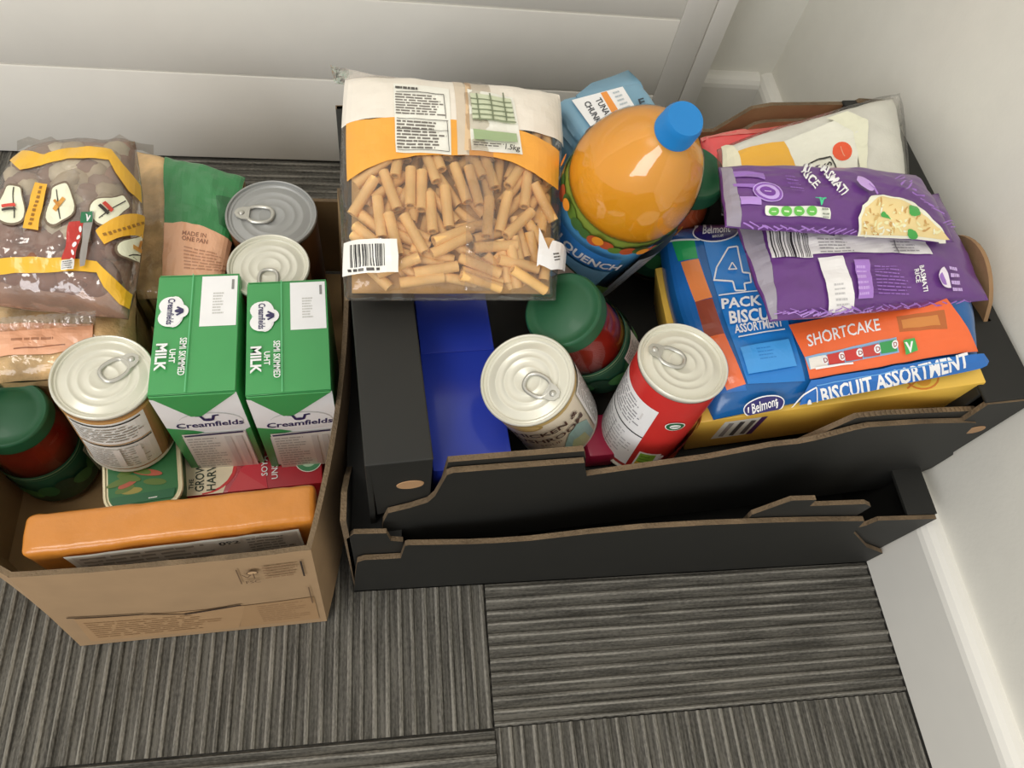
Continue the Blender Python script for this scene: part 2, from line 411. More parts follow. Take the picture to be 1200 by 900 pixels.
# ------------------------------------------------------------------ black produce trays
blk = mat('#2b2b27', .62, var=.05, gain=.54); brn = mat('#8a6c4c', .8, var=.1, gain=1.4, bump=.2, bscale=120)
cut = mat('#75624a', .85, var=.3, gain=.95, bump=.5, bscale=400)
tan = mat('#a9845f', .75, gain=1.1)
def rot3(deg): return Matrix.Rotation(R(deg), 3, 'Z')
T = .0045
def M4(ox, oy, oz, deg): return Matrix.Translation((ox, oy, oz)) @ Matrix.Rotation(R(deg), 4, 'Z')
def flute(mb, pts, y0, y1):
    """the wavy corrugation seen on a cut edge: small ridges along the polyline"""
    for (x0, z0), (x1, z1) in zip(pts, pts[1:]):
        L_ = math.hypot(x1-x0, z1-z0); k = max(1, int(L_/.0045))
        for i in range(k):
            a = (i+.2)/k; b = (i+.65)/k
            mb.box(x0+(x1-x0)*a, x0+(x1-x0)*b, y0, y1, z0+(z1-z0)*a, z0+(z1-z0)*a+.0012, cut)
# upper tray
UO, UD = Vector((-.02, .192, .133)), 4.5
UW, UL, UH = .533, .344, .132
tray = thing('produce_tray', 'upper black cardboard produce tray heaped with groceries, stacked on another tray', 'tray', UO, (0, 0, R(UD)), 'stacked black produce trays')
MB().box(0, UW, 0, UL, 0, T, blk).build('base_board', tray)
F = [(.007, -.03), (.012, -.066), (.13, -.064), (.132, -.055), (.33, -.058), (.505, -.056), (UW, -.01), (UW, .022), (.516, .045), (.5, .096), (.487, .100), (.44, .108), (.388, .113), (.377, .110), (.35, .097), (.338, .094), (.314, .094), (.264, .083), (.2, .078), (.166, .075), (.161, .092), (.158, .103), (.11, .107), (.06, .111), (.056, .108), (.049, .068), (.044, .056), (.03, .048), (.014, .042), (.010, .022)]
m = MB().prism(F, -.001, T-.001, blk, brn, cut); flute(m, F[12:15], 0, T-.002); m.build('front_panel', tray)
F2 = [(.050, T), (UW-.05, T), (.492, .110), (.40, .121), (.375, .121), (.345, .078), (.17, .055), (.161, .098), (.157, .112), (.057, .118)]
m = MB().prism(F2, T, 2*T, blk, brn, cut); flute(m, [F2[2], F2[3], F2[4]], T, 2*T-.001); flute(m, F2[7:9], T, 2*T-.001); m.build('inner_front_panel', tray)
B = [(0, 0), (UW+.013, 0), (UW+.013, UH), (.515, UH+.002), (.51, UH-.002), (.42, UH-.002), (.40, UH-.006), (.37, UH-.034), (.2, UH-.038), (.08, UH-.03), (.06, UH), (0, UH)]
MB().prism(B, UL-T, UL, brn, blk, cut).build('back_panel', tray)
SH = Matrix(((1, .042, 0, 0), (0, 1, 0, 0), (0, 0, 1, 0), (0, 0, 0, 1)))
def shoulder(x0, x1, side):
    M = SH if side > 0 else None
    """boxed-in side wall: outer board, inner board, flat top and turned-down front flap"""
    xo = x0 if side < 0 else x1-T; xi = x1-T if side < 0 else x0
    MB().box(xo, xo+T, T, UL, T, UH-.003, blk, M, b=.001).build('side_panel', tray)
    MB().box(xi, xi+.004, 2*T+.001, UL-T, T, UH-.003, blk, M, b=.001).build('side_liner', tray)
    MB().box(x0, x1, .002, UL, UH-.003, UH, blk, M, b=.001).build('shoulder_top', tray)
MBX = .046
shoulder(0.0, MBX, -1); shoulder(UW-.05, UW, 1)
m = MB().prism([(.003, UH-.002), (.046, UH-.002), (.0465, .050), (.030, .036), (.006, .026)], T, T+.004, blk, brn, cut); fl = m.build('corner_flap', tray)
MB().lathe([(0, .0006), (.0088, .0006), (.0092, 0)], tan, Matrix.Translation((.031, T-.0002, .084)) @ Matrix.Rotation(R(90), 4, 'X') @ Matrix.Diagonal((1.1, .8, 1, 1)), 24).build('punched_disc', fl)
m = MB().prism([(UW-.048, UH-.002), (UW-.001, UH-.002), (UW-.001, .01), (UW-.012, .012), (UW-.048, .09)], T-.004, T, blk, brn, cut); fr = m.build('corner_flap', tray)
MB().lathe([(0, .0006), (.0085, .0006), (.009, 0)], tan, Matrix.Translation((UW-.020, T-.0042, .078)) @ Matrix.Rotation(R(90), 4, 'X') @ Matrix.Diagonal((1.1, .75, 1, 1)), 24).build('punched_disc', fr)
# torn flap of brown board bent up from the right shoulder
bm_ = MB(); pts = []
for i in range(13):
    t = i/12; pts.append((math.sin(t*math.pi)**.6*.042, t*.085))
vs = []; 
for hgt, y in pts: vs += [(UW-.006-.10*hgt, .075+y, UH), (UW-.010-.32*hgt, .075+y, UH+hgt), (UW-.014-.32*hgt, .075+y, UH+hgt), (UW-.012-.10*hgt, .075+y, UH)]
fs = []
for i in range(12):
    for k in range(4): fs.append((4*i+k, 4*i+(k+1) % 4, 4*i+4+(k+1) % 4, 4*i+4+k))
fs += [(0, 1, 2, 3), (51, 50, 49, 48)]
bm_.add(vs, fs, brn).build('torn_flap', tray, True, 50)
# turned-up brown board at the back right corner
MB().prism([(.352, .08), (.50, .08), (.508, .112), (.505, .127), (.41, .125), (.398, .122)], UL-.022, UL-.018, brn, brn, cut, Matrix.Translation((0, .0, 0))).build('back_flap', tray)

# lower tray
LO = Vector((-.0406, .1755, 0)); LW, LL, LH = .534, .345, .130
low = thing('produce_tray', 'lower black cardboard produce tray on the carpet under the full tray', 'tray', LO, None, 'stacked black produce trays')
MB().box(0, LW, 0, LL, .0005, T, blk).build('base_board', low)
F = [(0, .0005), (LW, .0005), (LW, .035), (.500, .062), (.455, .115), (.445, .150), (.40, .155), (.36, .158), (.294, .160), (.24, .158), (.196, .151), (.150, .140), (.120, .138), (.098, .1385), (.050, .1440), (.0475, .142), (.044, .108), (.030, .1075), (.014, .108), (.008, .102), (.004, .06)]
MB().prism(F, 0, T, blk, brn, cut).build('front_panel', low)
MB().prism([(.35, T), (.44, T), (.44, .172), (.43, .180), (.379, .181), (.377, .196), (.355, .197), (.335, .165)], T+.001, T+.005, blk, blk, cut).build('inner_tab', low)
MB().prism([(.456, T), (LW-.001, T), (LW-.001, .128), (.472, .131), (.468, .118), (.452, .10)], T+.001, T+.005, blk, brn, cut).build('corner_flap', low)
MB().prism([(.001, T), (.045, T), (.046, .136), (.036, .140), (.033, .160), (.008, .162), (.002, .15)], T+.001, T+.005, blk, brn, cut).build('corner_flap', low)
MB().prism([(.0055, T), (.075, T), (.075, .13), (.055, .16), (.030, .19), (.0055, .195)], -T, 0, blk, blk, cut, Matrix.Translation((0, 0, 0)) @ Matrix.Rotation(R(90), 4, 'Z')).build('corner_post', low)
MB().prism([(0, T), (LW, T), (LW, LH), (0, LH)], LL-T, LL, brn, blk, cut).build('back_panel', low)
for x in (0, LW-T):
    MB().box(x, x+T, T+(.08 if x == 0 else .0055), LL-T-.0002, T, LH-.0035, blk).build('side_panel', low)
for x0, x1 in ((0, .045), (LW-.03, LW)):
    MB().box(x0, x1, T+.0055, LL-T-.0002, LH-.003, LH, blk).build('shoulder_top', low)

# ------------------------------------------------------------------ brown cardboard box
kraft = mat('#b0916d', .8, var=.05, gain=.9, bump=.08, bscale=30); kraft_in = mat('#a08258', .85, var=.08, gain=.9)
box = thing('cardboard_box', 'open brown cardboard box packed with tins, cartons and bags', 'box', (-.17, .33, 0))
BO = Vector((-.17, .33, 0))
FB = [(-.277, .142), (-.065, .150)]; FT = [(-.269, .159, .168), (-.0625, .166, .176)]
def wall(name, b0, b1, t0, t1, thick, nrm, n=12, bulge=0, topbulge=0, botbulge=0):
    """cardboard wall between bottom points and top points, bowed by bulge along nrm"""
    b0, b1, t0, t1, nn_ = Vector(b0), Vector(b1), Vector(t0), Vector(t1), Vector(nrm); K = 8; vs = []; fs = []
    for s_ in (0, 1):
        for j in range(K+1):
            for i in range(n+1):
                a, b = i/n, j/K
                p = b0.lerp(b1, a).lerp(t0.lerp(t1, a), b)
                p = p + nn_*(bulge*4*a*(1-a)*math.sin(b*math.pi*.75) + topbulge*4*a*(1-a)*b + botbulge*4*a*(1-a)*(1-b)) - nn_*thick*s_
                if b == 1: p.z += .0015*noise.noise(Vector((a*9, s_, 2)))
                vs.append(tuple(p-BO))
    W_ = n+1; K_ = (K+1)*W_; f_out = []; f_in = []; f_e = []
    for j in range(K):
        for i in range(n):
            q = j*W_+i; f_out.append((q, q+1, q+W_+1, q+W_)); f_in.append((K_+q, K_+q+W_, K_+q+W_+1, K_+q+1))
    for i in range(n):
        q = K*W_+i; f_e.append((q, q+1, K_+q+1, K_+q)); f_e.append((i, K_+i, K_+i+1, i+1))
    for j in range(K):
        q = j*W_; f_e.append((q, q+W_, K_+q+W_, K_+q)); q += n; f_e.append((q, K_+q, K_+q+W_, q+W_))
    mb = MB(); mb.add(vs, f_out, kraft); k0 = 0
    mb.add(vs, f_in, kraft_in); mb.add(vs, f_e, cut)
    return mb
fw = wall('f', (-.277, .142, .0005), (-.065, .150, .0005), FT[0], FT[1], .004, (0, -1, 0), 16, .003)
fo = fw.build('front_panel', box, True, 35)
wall('r', (-.065, .1505, .0005), (-.054, .50, .0005), (-.0625, .1665, .176), (-.0455, .50, .20), .004, (1, 0, 0), 16, .003, .013, .017).build('side_panel', box, True, 35)
wall('l', (-.277, .1425, .0005), (-.355, .22, .0005), (-.2695, .1595, .168), (-.345, .205, .175), .004, (-.5, -.86, 0), 10).build('side_panel', box, True, 35)
wall('l2', (-.355, .22, .0005), (-.36, .55, .0005), (-.345, .205, .175), (-.36, .55, .15), .004, (-1, 0, 0), 10).build('side_panel', box, True, 35)
wall('b', (-.36, .56, .0005), (-.054, .56, .0005), (-.36, .56, .12), (-.046, .56, .12), .004, (0, 1, 0), 10).build('back_panel', box, True, 35)
MB().add([(-.277-BO.x, .146-BO.y, .003), (-.065-BO.x, .154-BO.y, .003), (-.054-BO.x, .55-BO.y, .003), (-.36-BO.x, .55-BO.y, .003), (-.355-BO.x, .22-BO.y, .003)], [(0, 1, 2, 3, 4)], kraft_in).build('base_board', box)
# print and the torn crease on the box front (metres across the panel, from its foot)
a = Art(rough=.8); ink = '#5f4a35'
a.poly([(.012, .012), (.135, .010), (.150, .072), (.016, .075)], '#9a7b58'); a.poly([(.136, .012), (.206, .012), (.206, .072), (.149, .072)], '#957653')
a.lines([(.158, .068), (.200, .068), (.200, .02), (.158, .02)], 9, '#8a6b4a', .4, 5)
a.lines([(.02, .066), (.13, .064), (.13, .02), (.02, .02)], 8, '#91714e', .3, 8)
a.bar(.012, .080, .07, .077, .0022, '#3d2c1c'); a.bar(.07, .077, .10, .068, .0016, '#3d2c1c'); a.bar(.10, .068, .147, .077, .003, '#33241a')
a.bar(.155, .125, .155, .154, .001, ink); a.bar(.203, .125, .203, .156, .0014, '#2b2119'); a.bar(.204, .06, .204, .100, .001, ink)
a.lines([(.174, .155), (.200, .155), (.200, .130), (.174, .130)], 5, '#7d6145', .45, 2)
a.bar(.158, .144, .161, .138, .0010, ink); a.bar(.161, .138, .169, .150, .0010, ink); a.ell(.166, .147, .0045, .0035, ink); a.ell(.166, .147, .0035, .0026, '#b0916d'); a.bar(.1665, .136, .1665, .146, .001, ink)
a.text('FSC', .159, .128, .005, ink)
def fmap(u, v):
    aa = u/.212; b = v/.17
    p = Vector((-.277, .142, 0)).lerp(Vector((-.065, .150, 0)), aa).lerp(Vector(FT[0]).lerp(Vector(FT[1]), aa), b)
    n = Vector((.0, -.99, -.1)).normalized()
    return p + Vector((0, -1, 0))*(.003*4*aa*(1-aa)*math.sin(b*math.pi*.75)+.0003) - BO, n
a.build('printed_marks', fo, fmap, (.01, .02))

# ------------------------------------------------------------------ tins
steel = mat('#b4b3ab', .3, .6, var=.03, gain=1.2); lacq = mat('#d2d0c1', .3, .12, var=.02, gain=1.15, coat=.3); dullsteel = mat('#9c9d9b', .42, .25, var=.03, gain=1.2)
gold = mat('#a98b52', .3, .7)
def ring_pull(parent, ang, r, h, m, off=0):
    """oval ring with a riveted tongue lying on the lid, pointing to ang"""
    k = r/.0365; M = Matrix.Translation((0, 0, h)) @ Matrix.Rotation(ang, 4, 'Z') @ Matrix.Translation((off, 0, 0)) @ Matrix.Diagonal((k, k, k, 1)); mb = MB()
    path = []
    for i in range(28):
        t = 2*math.pi*i/28; c, s_ = math.cos(t), math.sin(t)
        path.append((.0095+.0105*(abs(c)**.8)*(1 if c > 0 else -1), .0082*(abs(s_)**.8)*(1 if s_ > 0 else -1), .0024))
    mb.tube(path, .0017, m, M @ Matrix.Diagonal((1, 1, .75, 1)), 8, True)
    pts = [(.0175, -.0066), (.0235, -.006), (.0275, -.0042), (.0295, 0), (.0275, .0042), (.0235, .006), (.0175, .0066)]
    vs = [(x, y, z) for z in (.0016, .0029) for x, y in pts]; n = len(pts)
    mb.add(vs, [tuple(range(n))[::-1], tuple(range(n, 2*n))]+[(i, (i+1) % n, n+(i+1) % n, n+i) for i in range(n)], m, M)
    mb.lathe([(0, .0042), (.0016, .0040), (.0026, .0032), (.003, .0010)], m, M @ Matrix.Translation((.0238, 0, 0)), 16)
    return mb.build('ring_pull', parent, True, 45)
def tin(name, label, lid, axis, r, h, body_m, paper, art, ring, lidm=lacq, group=None, body='can_body', roff=0):
    a = Vector(axis).normalized(); base = Vector(lid)-a*h
    t = thing(name, label, 'tin', base, axis_rot(a), group)
    MB().lathe([(0, .001), (r-.004, .001), (r-.003, 0), (r-.0004, .0004), (r, .0014), (r, .003), (r-.0012, .0042), (r-.0013, h-.0052), (r-.0002, h-.0036), (r+.0003, h-.0022), (r, h-.0006), (r-.0008, h), (r-.0017, h-.0004), (r-.0021, h-.0030)], body_m).build(body, t, True, 50)
    k = r/.0365
    pr = [(0, 0), (.009, 0), (.0098, .0006), (.0108, .0006), (.0116, 0), (.0168, 0), (.0176, .0007), (.0188, .0007), (.0196, 0), (.0236, 0), (.0244, .0008), (.0256, .0008), (.0264, .0001), (.0296, 0), (.0306, -.0008), (.0318, -.0008), (.0326, .0009)]
    mb = MB().lathe([(q*k, h-.0034+z*.8) for q, z in pr]+[(r-.0020, h-.0030)], lidm); lidob = mb.build('lid', t, True, 60)
    if ring is not None: ring_pull(lidob, ring, r, h-.0036, steel, roff)
    if paper:
        lb = MB().lathe([(r-.0009, .0052), (r-.0008, .0056), (r-.0008, h-.0066), (r-.0009, h-.0062)], paper, None, 64).build('paper_label', t, True)
        if art: art.build('printed_design', lb, cyl(r-.0008), (.004, 0), clip=None) if False else art.build('printed_design', lb, cyl(r-.0008), (.004, None))
    return t
r = .0365; mm = .001
D = lambda deg, rr=.0365: R(deg)*rr       # degrees round the tin -> arc length
# cream soup tin
a = Art(rough=.5)
a.rect(D(-180), .0955, D(180), .101, '#b39a63'); a.ell(D(-16), .094, .017, .0075, '#a88d52'); a.ell(D(-16), .0945, .0145, .0055, '#c6ab6e')
a.poly([(D(8), .006), (D(60), .006), (D(60), .040), (D(46), .056), (D(30), .052), (D(18), .034)], '#8fb0ac'); a.poly([(D(16), .006), (D(50), .006), (D(48), .028), (D(30), .034)], '#a9b58a')
a.text('CHICKEN &', D(5), .072, .0085, '#4a3228', 0, .02, align='c'); a.text('MUSHROOM', D(5), .056, .0085, '#4a3228', 0, .02, align='c')
a.text('SOUP', D(5), .046, .005, '#7c5d48', 0, .01, align='c')
a.rect(D(66), .008, D(140), .095, '#e6e3da'); a.lines([(D(70), .092), (D(136), .092), (D(136), .012), (D(70), .012)], 16, '#8d8a84')
tin('soup_tin', 'pale cream mushroom soup tin leaning left against the blue carton in the black tray', (.0979, .2661, .2518), (-.40, -.12, .90), r, .106, lacq, mat('#cfc6b2', .45), a, R(-38))
# red tin
a = Art(rough=.4)
a.rect(D(-112), .010, D(-28), .099, '#efeeea'); a.bar(D(-112), .058, D(-28), .058, .0016, '#26262a')
a.lines([(D(-106), .095), (D(-40), .095), (D(-40), .064), (D(-106), .064)], 8, '#87868a', .35); a.lines([(D(-106), .053), (D(-34), .053), (D(-34), .016), (D(-106), .016)], 8, '#a9a8aa', .3, 4)
a.bar(D(-70), .012, D(-70), .052, .0006, '#9a999c'); a.text('1', D(-44), .080, .008, '#c9c7c5')
a.ell(D(-1), .086, .0078, .0062, '#e4e1d5'); a.ell(D(-1), .086, .0070, .0055, '#1f5a38'); a.ell(D(-1), .086, .0042, .0032, '#dfe4d8'); a.bar(D(-6), .085, D(4), .087, .0012, '#1f5a38')
a.poly([(D(-22), .014), (D(6), .014), (D(6), .040), (D(-22), .040)], '#e9e7dd'); a.rect(D(-20), .016, D(0), .038, '#7fae3c'); a.rect(D(-20), .016, D(0), .024, '#c8a73c'); a.lines([(D(-18), .036), (D(-2), .036), (D(-2), .018), (D(-18), .018)], 4, '#4f7d2b', .3)
for i in range(4): a.ell(D(6), .018+i*.0062, .0026, .0026, '#e9e7dd')
a.poly([(D(10), .006), (D(95), .006), (D(95), .048), (D(60), .062), (D(34), .050), (D(18), .030)], '#8c2a20'); a.ell(D(34), .024, .010, .006, '#a9472f', 30); a.ell(D(50), .038, .009, .005, '#b5563a', -20); a.ell(D(44), .014, .009, .004, '#c98a77', 20); a.ell(D(62), .020, .008, .005, '#b24a34', 50)
a.poly([(D(30), .060), (D(95), .056), (D(95), .062), (D(40), .066)], '#d98a4a')
tin('bean_tin', 'red labelled tin with white ring-pull lid standing beside the yellow carton', (.2146, .2676, .2737), (.03, .05, .99), .035, .125, lacq, mat('#b52a27', .35, coat=.3), a, R(152))
# tin at the left on the green tin
a = Art(rough=.5); a.rect(D(-40), .008, D(52), .1, '#e7e2d6'); a.rect(D(52), .006, D(125), .1005, '#9a7346'); a.rect(D(66), .008, D(125), .1, '#7d5a36'); a.rect(D(-180), .096, D(180), .1005, '#b58b54')
a.bar(D(-36), .092, D(46), .092, .0020, '#2a2620'); a.bar(D(-36), .0555, D(50), .0555, .0020, '#2a2620'); a.bar(D(-36), .0585, D(50), .0585, .0012, '#b58b54')
a.lines([(D(-36), .089), (D(46), .089), (D(46), .063), (D(-36), .063)], 6, '#8b857b', .35, 3); a.lines([(D(-34), .052), (D(42), .052), (D(42), .014), (D(-34), .014)], 9, '#9b958b', .3, 9)
a.rect(D(0), .016, D(8), .05, '#d9d6d0'); a.rect(D(24), .016, D(32), .05, '#d9d6d0'); a.poly([(D(60), .008), (D(125), .008), (D(125), .040), (D(80), .03)], '#6a4a2c')
tin('food_tin', 'white and brown labelled tin with white ring-pull lid balanced on the green meat tin', (-.2193, .3016, .2023), (.10, -.01, .99), r, .1075, lacq, mat('#a2794a', .45), a, R(42))
# two tall tins at the back of the cardboard box
a = Art(rough=.4); a.poly([(D(20, .042), .03), (D(150, .042), .03), (D(150, .042), .13), (D(60, .042), .11)], '#4f2e16'); a.poly([(D(60, .042), .02), (D(150, .042), .02), (D(150, .042), .07), (D(90, .042), .09)], '#7b4a22')
tin('tall_tin', 'wide tin with grey metal lid and brown side at the cardboard box back', (-.1124, .4951, .1686), (-.0, -.02, .999), .042, .1645, dullsteel, mat('#5c3a1f', .4, coat=.2), a, R(178), dullsteel)
tin('tall_tin', 'cream lidded tin standing right behind the milk cartons', (-.1045, .4085, .202), (0, 0, 1), .0342, .1975, lacq, mat('#5a2018', .4), None, R(-88), roff=.004)

# rounded green meat tin
def rrect(w_, d_, rad, n=6):
    o = []
    for cx, cy, a0 in ((w_/2-rad, d_/2-rad, 0), (-w_/2+rad, d_/2-rad, 90), (-w_/2+rad, -d_/2+rad, 180), (w_/2-rad, -d_/2+rad, 270)):
        for i in range(n+1):
            t = R(a0+90*i/n); o.append((cx+rad*math.cos(t), cy+rad*math.sin(t)))
    return o
t = thing('meat_tin', 'rounded green tin with cream rim under the white and brown tin', 'tin', (-.2205, .280, .0035), axis_rot((0.02, -.06, 1), R(9)))
def stack(mb, levels, m):
    n = len(levels[0][0]); vs = []; fs = []
    for pts, z in levels: vs += [(x, y, z) for x, y in pts]
    for j in range(len(levels)-1): fs += [(j*n+i, j*n+(i+1) % n, (j+1)*n+(i+1) % n, (j+1)*n+i) for i in range(n)]
    return mb.add(vs, fs+[tuple(range(n))[::-1], tuple(range(len(vs)-n, len(vs)))], m)
S = lambda k: rrect(.063+k, .084+k, .018+k/2)
stack(MB(), [(S(-.001), 0), (S(0), .001), (S(-.002), .004), (S(-.002), .084)], mat('#2f5b34', .4)).build('can_body', t, True, 40)
stack(MB(), [(S(-.003), .084), (S(.0015), .085), (S(.0018), .0865), (S(.0004), .0878), (S(-.003), .0878), (S(-.005), .0862)], mat('#d8cfae', .3, .2)).build('rim', t, True, 40)
a = Art(rough=.4); tl = rrect(.056, .077, .015)
a.poly(tl, '#2c6a3c'); rnd = random.Random(4)
for i in range(9): a.ell(rnd.uniform(-.018, .018), -.022+i*.0024, rnd.uniform(.008, .015), .0030, rnd.choice(('#b5654c', '#a9553f', '#58702f', '#93883f')), rnd.uniform(-25, 25))
a.poly([(-.024, -.034), (.024, -.034), (.026, -.026), (-.026, -.026)], '#1f5e3a'); a.rect(.004, -.032, .011, -.0312, '#e6e3d8')
a.build('printed_lid', t, flat((0, 0, .0864), (1, 0, 0), (0, 1, 0), (0, 0, 1)))

# ------------------------------------------------------------------ jars of red sauce
glassm = film('clear_glass', (.93, .95, .92), .03, .0, 10, .2)
def jar(label, lid, axis, rl, rb, h, sauce, lidc='#1f5c3a', lab='#23503a', spin=0, art=True):
    a_ = Vector(axis).normalized(); t = thing('sauce_jar', label, 'jar', Vector(lid)-a_*h, axis_rot(a_, spin), 'jars of sauce with green lids')
    hb = h-.030
    prof = [(0, .002), (rb-.006, 0), (rb-.001, .004), (rb, .010), (rb, hb-.018), (rb-.001, hb-.010), (rb-.0045, hb), (rl-.004, hb+.008), (rl-.003, hb+.011), (rl-.003, h-.004)]
    MB().lathe(prof, glassm).build('glass', t, True, 60)
    MB().lathe([(0, .004), (rb-.006, .004), (rb-.003, .010), (rb-.003, hb-.017), (rb-.004, hb-.010), (rl-.0065, hb+.006), (rl-.0075, hb+.012), (0, hb+.013)], mat(sauce, .3, var=.25, coat=.4)).build('sauce', t, True, 60)
    n = 96; k = MB()
    hl = .0155; z0 = h-hl
    pr = [(rl-.0025, z0), (rl, z0), (rl+.0006, z0+.0015), (rl, z0+.003), (rl, h-.003), (rl-.0006, h-.001), (rl-.002, h), (rl-.0035, h-.0004), (rl-.0055, h-.0016), (rl-.010, h-.0018), (rl-.011, h-.0012), (0, h-.0012)]
    k.lathe(pr, mat(lidc, .5, coat=.05, var=.03, gain=.85), None, 64); k.build('lid', t, True, 45)
    lb = MB().lathe([(rb+.0002, .012), (rb+.0005, .0125), (rb+.0005, hb-.030), (rb+.0002, hb-.0295)], mat(lab, .45, var=.12), None, 64).build('paper_label', t, True)
    a = Art(rough=.45); A_ = lambda q: R(q)*rb; top = hb-.030
    a.rect(A_(-180), top-.003, A_(180), top-.0015, '#8fa77f'); a.rect(A_(-180), top-.0065, A_(180), top-.0058, '#6f8f66')
    for i in range(14): a.ell(A_(-170+i*25), top*.55+.004*math.sin(i*2.1), A_(13), .011, ('#2f6b3d', '#1f4431', '#3f7a44')[i % 3], 20*(i % 3))
    a.rect(A_(52), .014, A_(92), top-.008, '#d9d7cd'); a.lines([(A_(55), top-.010), (A_(89), top-.010), (A_(89), .018), (A_(55), .018)], 10, '#8a8880')
    a.build('printed_design', lb, cyl(rb+.0005), (.004, None))
    return t
jar('sauce jar with green lid tipped over behind the cream soup tin in the tray', (.128, .3169, .2699), (-.50, -.13, .85), .031, .0345, .125, '#8a2418')
jar('sauce jar with green lid standing at the left edge of the cardboard box', (-.314, .3045, .138), (.03, -.02, 1), .031, .0345, .132, '#8c2a1c', spin=R(30))
jar('sauce jar with green lid half hidden behind the orange squash bottle', tuple(at(811, 199, .272)), (.02, -.03, 1), .0325, .034, .128, '#b5532a')

# ------------------------------------------------------------------ squash bottle
cp = Vector((.1925, .375, .4057)); bb = Vector((.167, .458, .148)); ax = (cp-bb); Hb = ax.length
t = thing('squash_bottle', 'large orange squash bottle with bright blue screw cap leaning in the tray', 'bottle', bb, axis_rot(ax))
RB = .0500
def bprof(k, top=True):
    z = lambda q: q*Hb
    return [(0, z(.012)+k), (RB*.7, z(.0)+k), (RB*.93-k, z(.012)), (RB-k, z(.045)), (RB-k, z(.06)), (RB-.002-k, z(.075)), (RB-.002-k, z(.64)), (RB-k, z(.65)), (RB+.0008-k, z(.68)), (RB-.0006-k, z(.725)), (RB-.0045-k, z(.775)), (RB-.011-k, z(.825)), (RB-.019-k, z(.868)), (RB-.0275-k, z(.902)), (RB-.034-k, z(.925)), (.0138-k, z(.94)), (.0125-k, z(.948))]
MB().lathe(bprof(0)+[(.0122, Hb*.97)], film('clear_plastic', (.97, .96, .94), .04, .25, 22, .22), None, 64).build('plastic_shell', t, True)
MB().lathe(bprof(.0009)[:-2]+[(0, Hb*.94)], mat('#f59c20', .3, var=.03, gain=1.25, sub=.15), None, 64).build('squash', t, True)
n = 72; kb = MB(); vs = []; fs = []; cr = .0143
prof = [(cr-.001, Hb*.936), (cr+.0006, Hb*.938), (cr+.0006, Hb*.950), (cr, Hb*.952), (cr-.0002, Hb*.985), (cr-.0018, Hb), (0, Hb)]
for j, (q, z) in enumerate(prof):
    for i in range(n):
        rr = q+(.0004*(i % 2) if 3 <= j <= 4 else 0); t_ = 2*math.pi*i/n; vs.append((rr*math.sin(t_), -rr*math.cos(t_), z))
for j in range(len(prof)-1): fs += [(j*n+i, j*n+(i+1) % n, (j+1)*n+(i+1) % n, (j+1)*n+i) for i in range(n)]
kb.add(vs, fs, mat('#1c86d2', .4, var=.02, gain=.95)).build('screw_cap', t, True, 45)
LZ0, LZ1 = Hb*.13, Hb*.665; rl = RB-.0012
lb = MB().lathe([(rl-.0006, LZ0), (rl, LZ0+.0003), (rl, LZ1-.0003), (rl-.0006, LZ1)], mat('#4e8fb8', .35, var=.1, gain=1.1), None, 72).build('paper_label', t, True)
a = Art(rough=.35); A_ = lambda q: R(q)*rl; H_ = LZ1-LZ0; V = lambda q: LZ0+H_*q
rnd = random.Random(2)
a.rect(A_(-180), V(.84), A_(180), V(.995), '#7d8f3a')
for i in range(34): a.ell(A_(-180+i*10.6), V(.86)+.006*rnd.random(), A_(7), .004+.004*rnd.random(), rnd.choice(('#8fa044', '#5f7d2f', '#c79a3c', '#b5542f', '#476a33')), rnd.uniform(-40, 40))
for i in range(8): a.ell(A_(-150+i*40), V(.93), A_(5), .006, '#d98a2c')
a.rect(A_(-100), V(.64), A_(0), V(.81), '#2f6fae'); a.rect(A_(-100), V(.10), A_(0), V(.62), '#6fa4c4')
a.text('SUN QUENCH', A_(-80), V(.665), .0115, '#f3f1ea', 0, .03, w=A_(84))
a.ell(A_(-58), V(.44), A_(40), H_*.11, '#2e4a34'); a.ell(A_(-58), V(.44), A_(38), H_*.095, '#dfc3ad'); a.text('orange', A_(-58), V(.41), .009, '#c98d78', 0, .02, align='c')
a.text('SQUASH', A_(-58), V(.20), .012, '#26402c', 0, .03, align='c'); a.rect(A_(-90), V(.14), A_(-26), V(.18), '#3d6a3a')
a.rect(A_(14), V(.03), A_(80), V(.82), '#7f8890'); a.rect(A_(20), V(.1), A_(74), V(.78), '#6d757d'); a.lines([(A_(22), V(.76)), (A_(72), V(.76)), (A_(72), V(.12)), (A_(22), V(.12))], 12, '#a4aab0')
a.poly([(A_(-20), V(.02)), (A_(14), V(.02)), (A_(16), V(.34)), (A_(0), V(.42)), (A_(-16), V(.28))], '#5c7f3a'); a.text('7', A_(-4), V(.08), .018, '#c9cdd0', 0, .03)
a.build('printed_design', lb, cyl(rl), (.004, None))

# ------------------------------------------------------------------ cartons
def carton(name, label, cat, top, h, m, bevel=.0012, group=None, part='carton_body'):
    """box under four top corners (front-left, front-right, back-right, back-left)"""
    c = [Vector(q) for q in top]; o = sum(c, Vector())/4; ex = (c[1]-c[0]+c[2]-c[3]).normalized(); ey = (c[3]-c[0]+c[2]-c[1]); ey = (ey-ex*ey.dot(ex)).normalized(); ez = ex.cross(ey)
    wx = ((c[1]-c[0]).length+(c[2]-c[3]).length)/2; wy = ((c[3]-c[0]).length+(c[2]-c[1]).length)/2
    M = Matrix(((ex.x, ey.x, ez.x), (ex.y, ey.y, ez.y), (ex.z, ey.z, ez.z)))
    t = thing(name, label, cat, o-ez*h, M, group)
    b = MB().box(-wx/2, wx/2, -wy/2, wy/2, 0, h, m, b=bevel).build(part, t, True, 40) if m else None
    return t, b, wx, wy
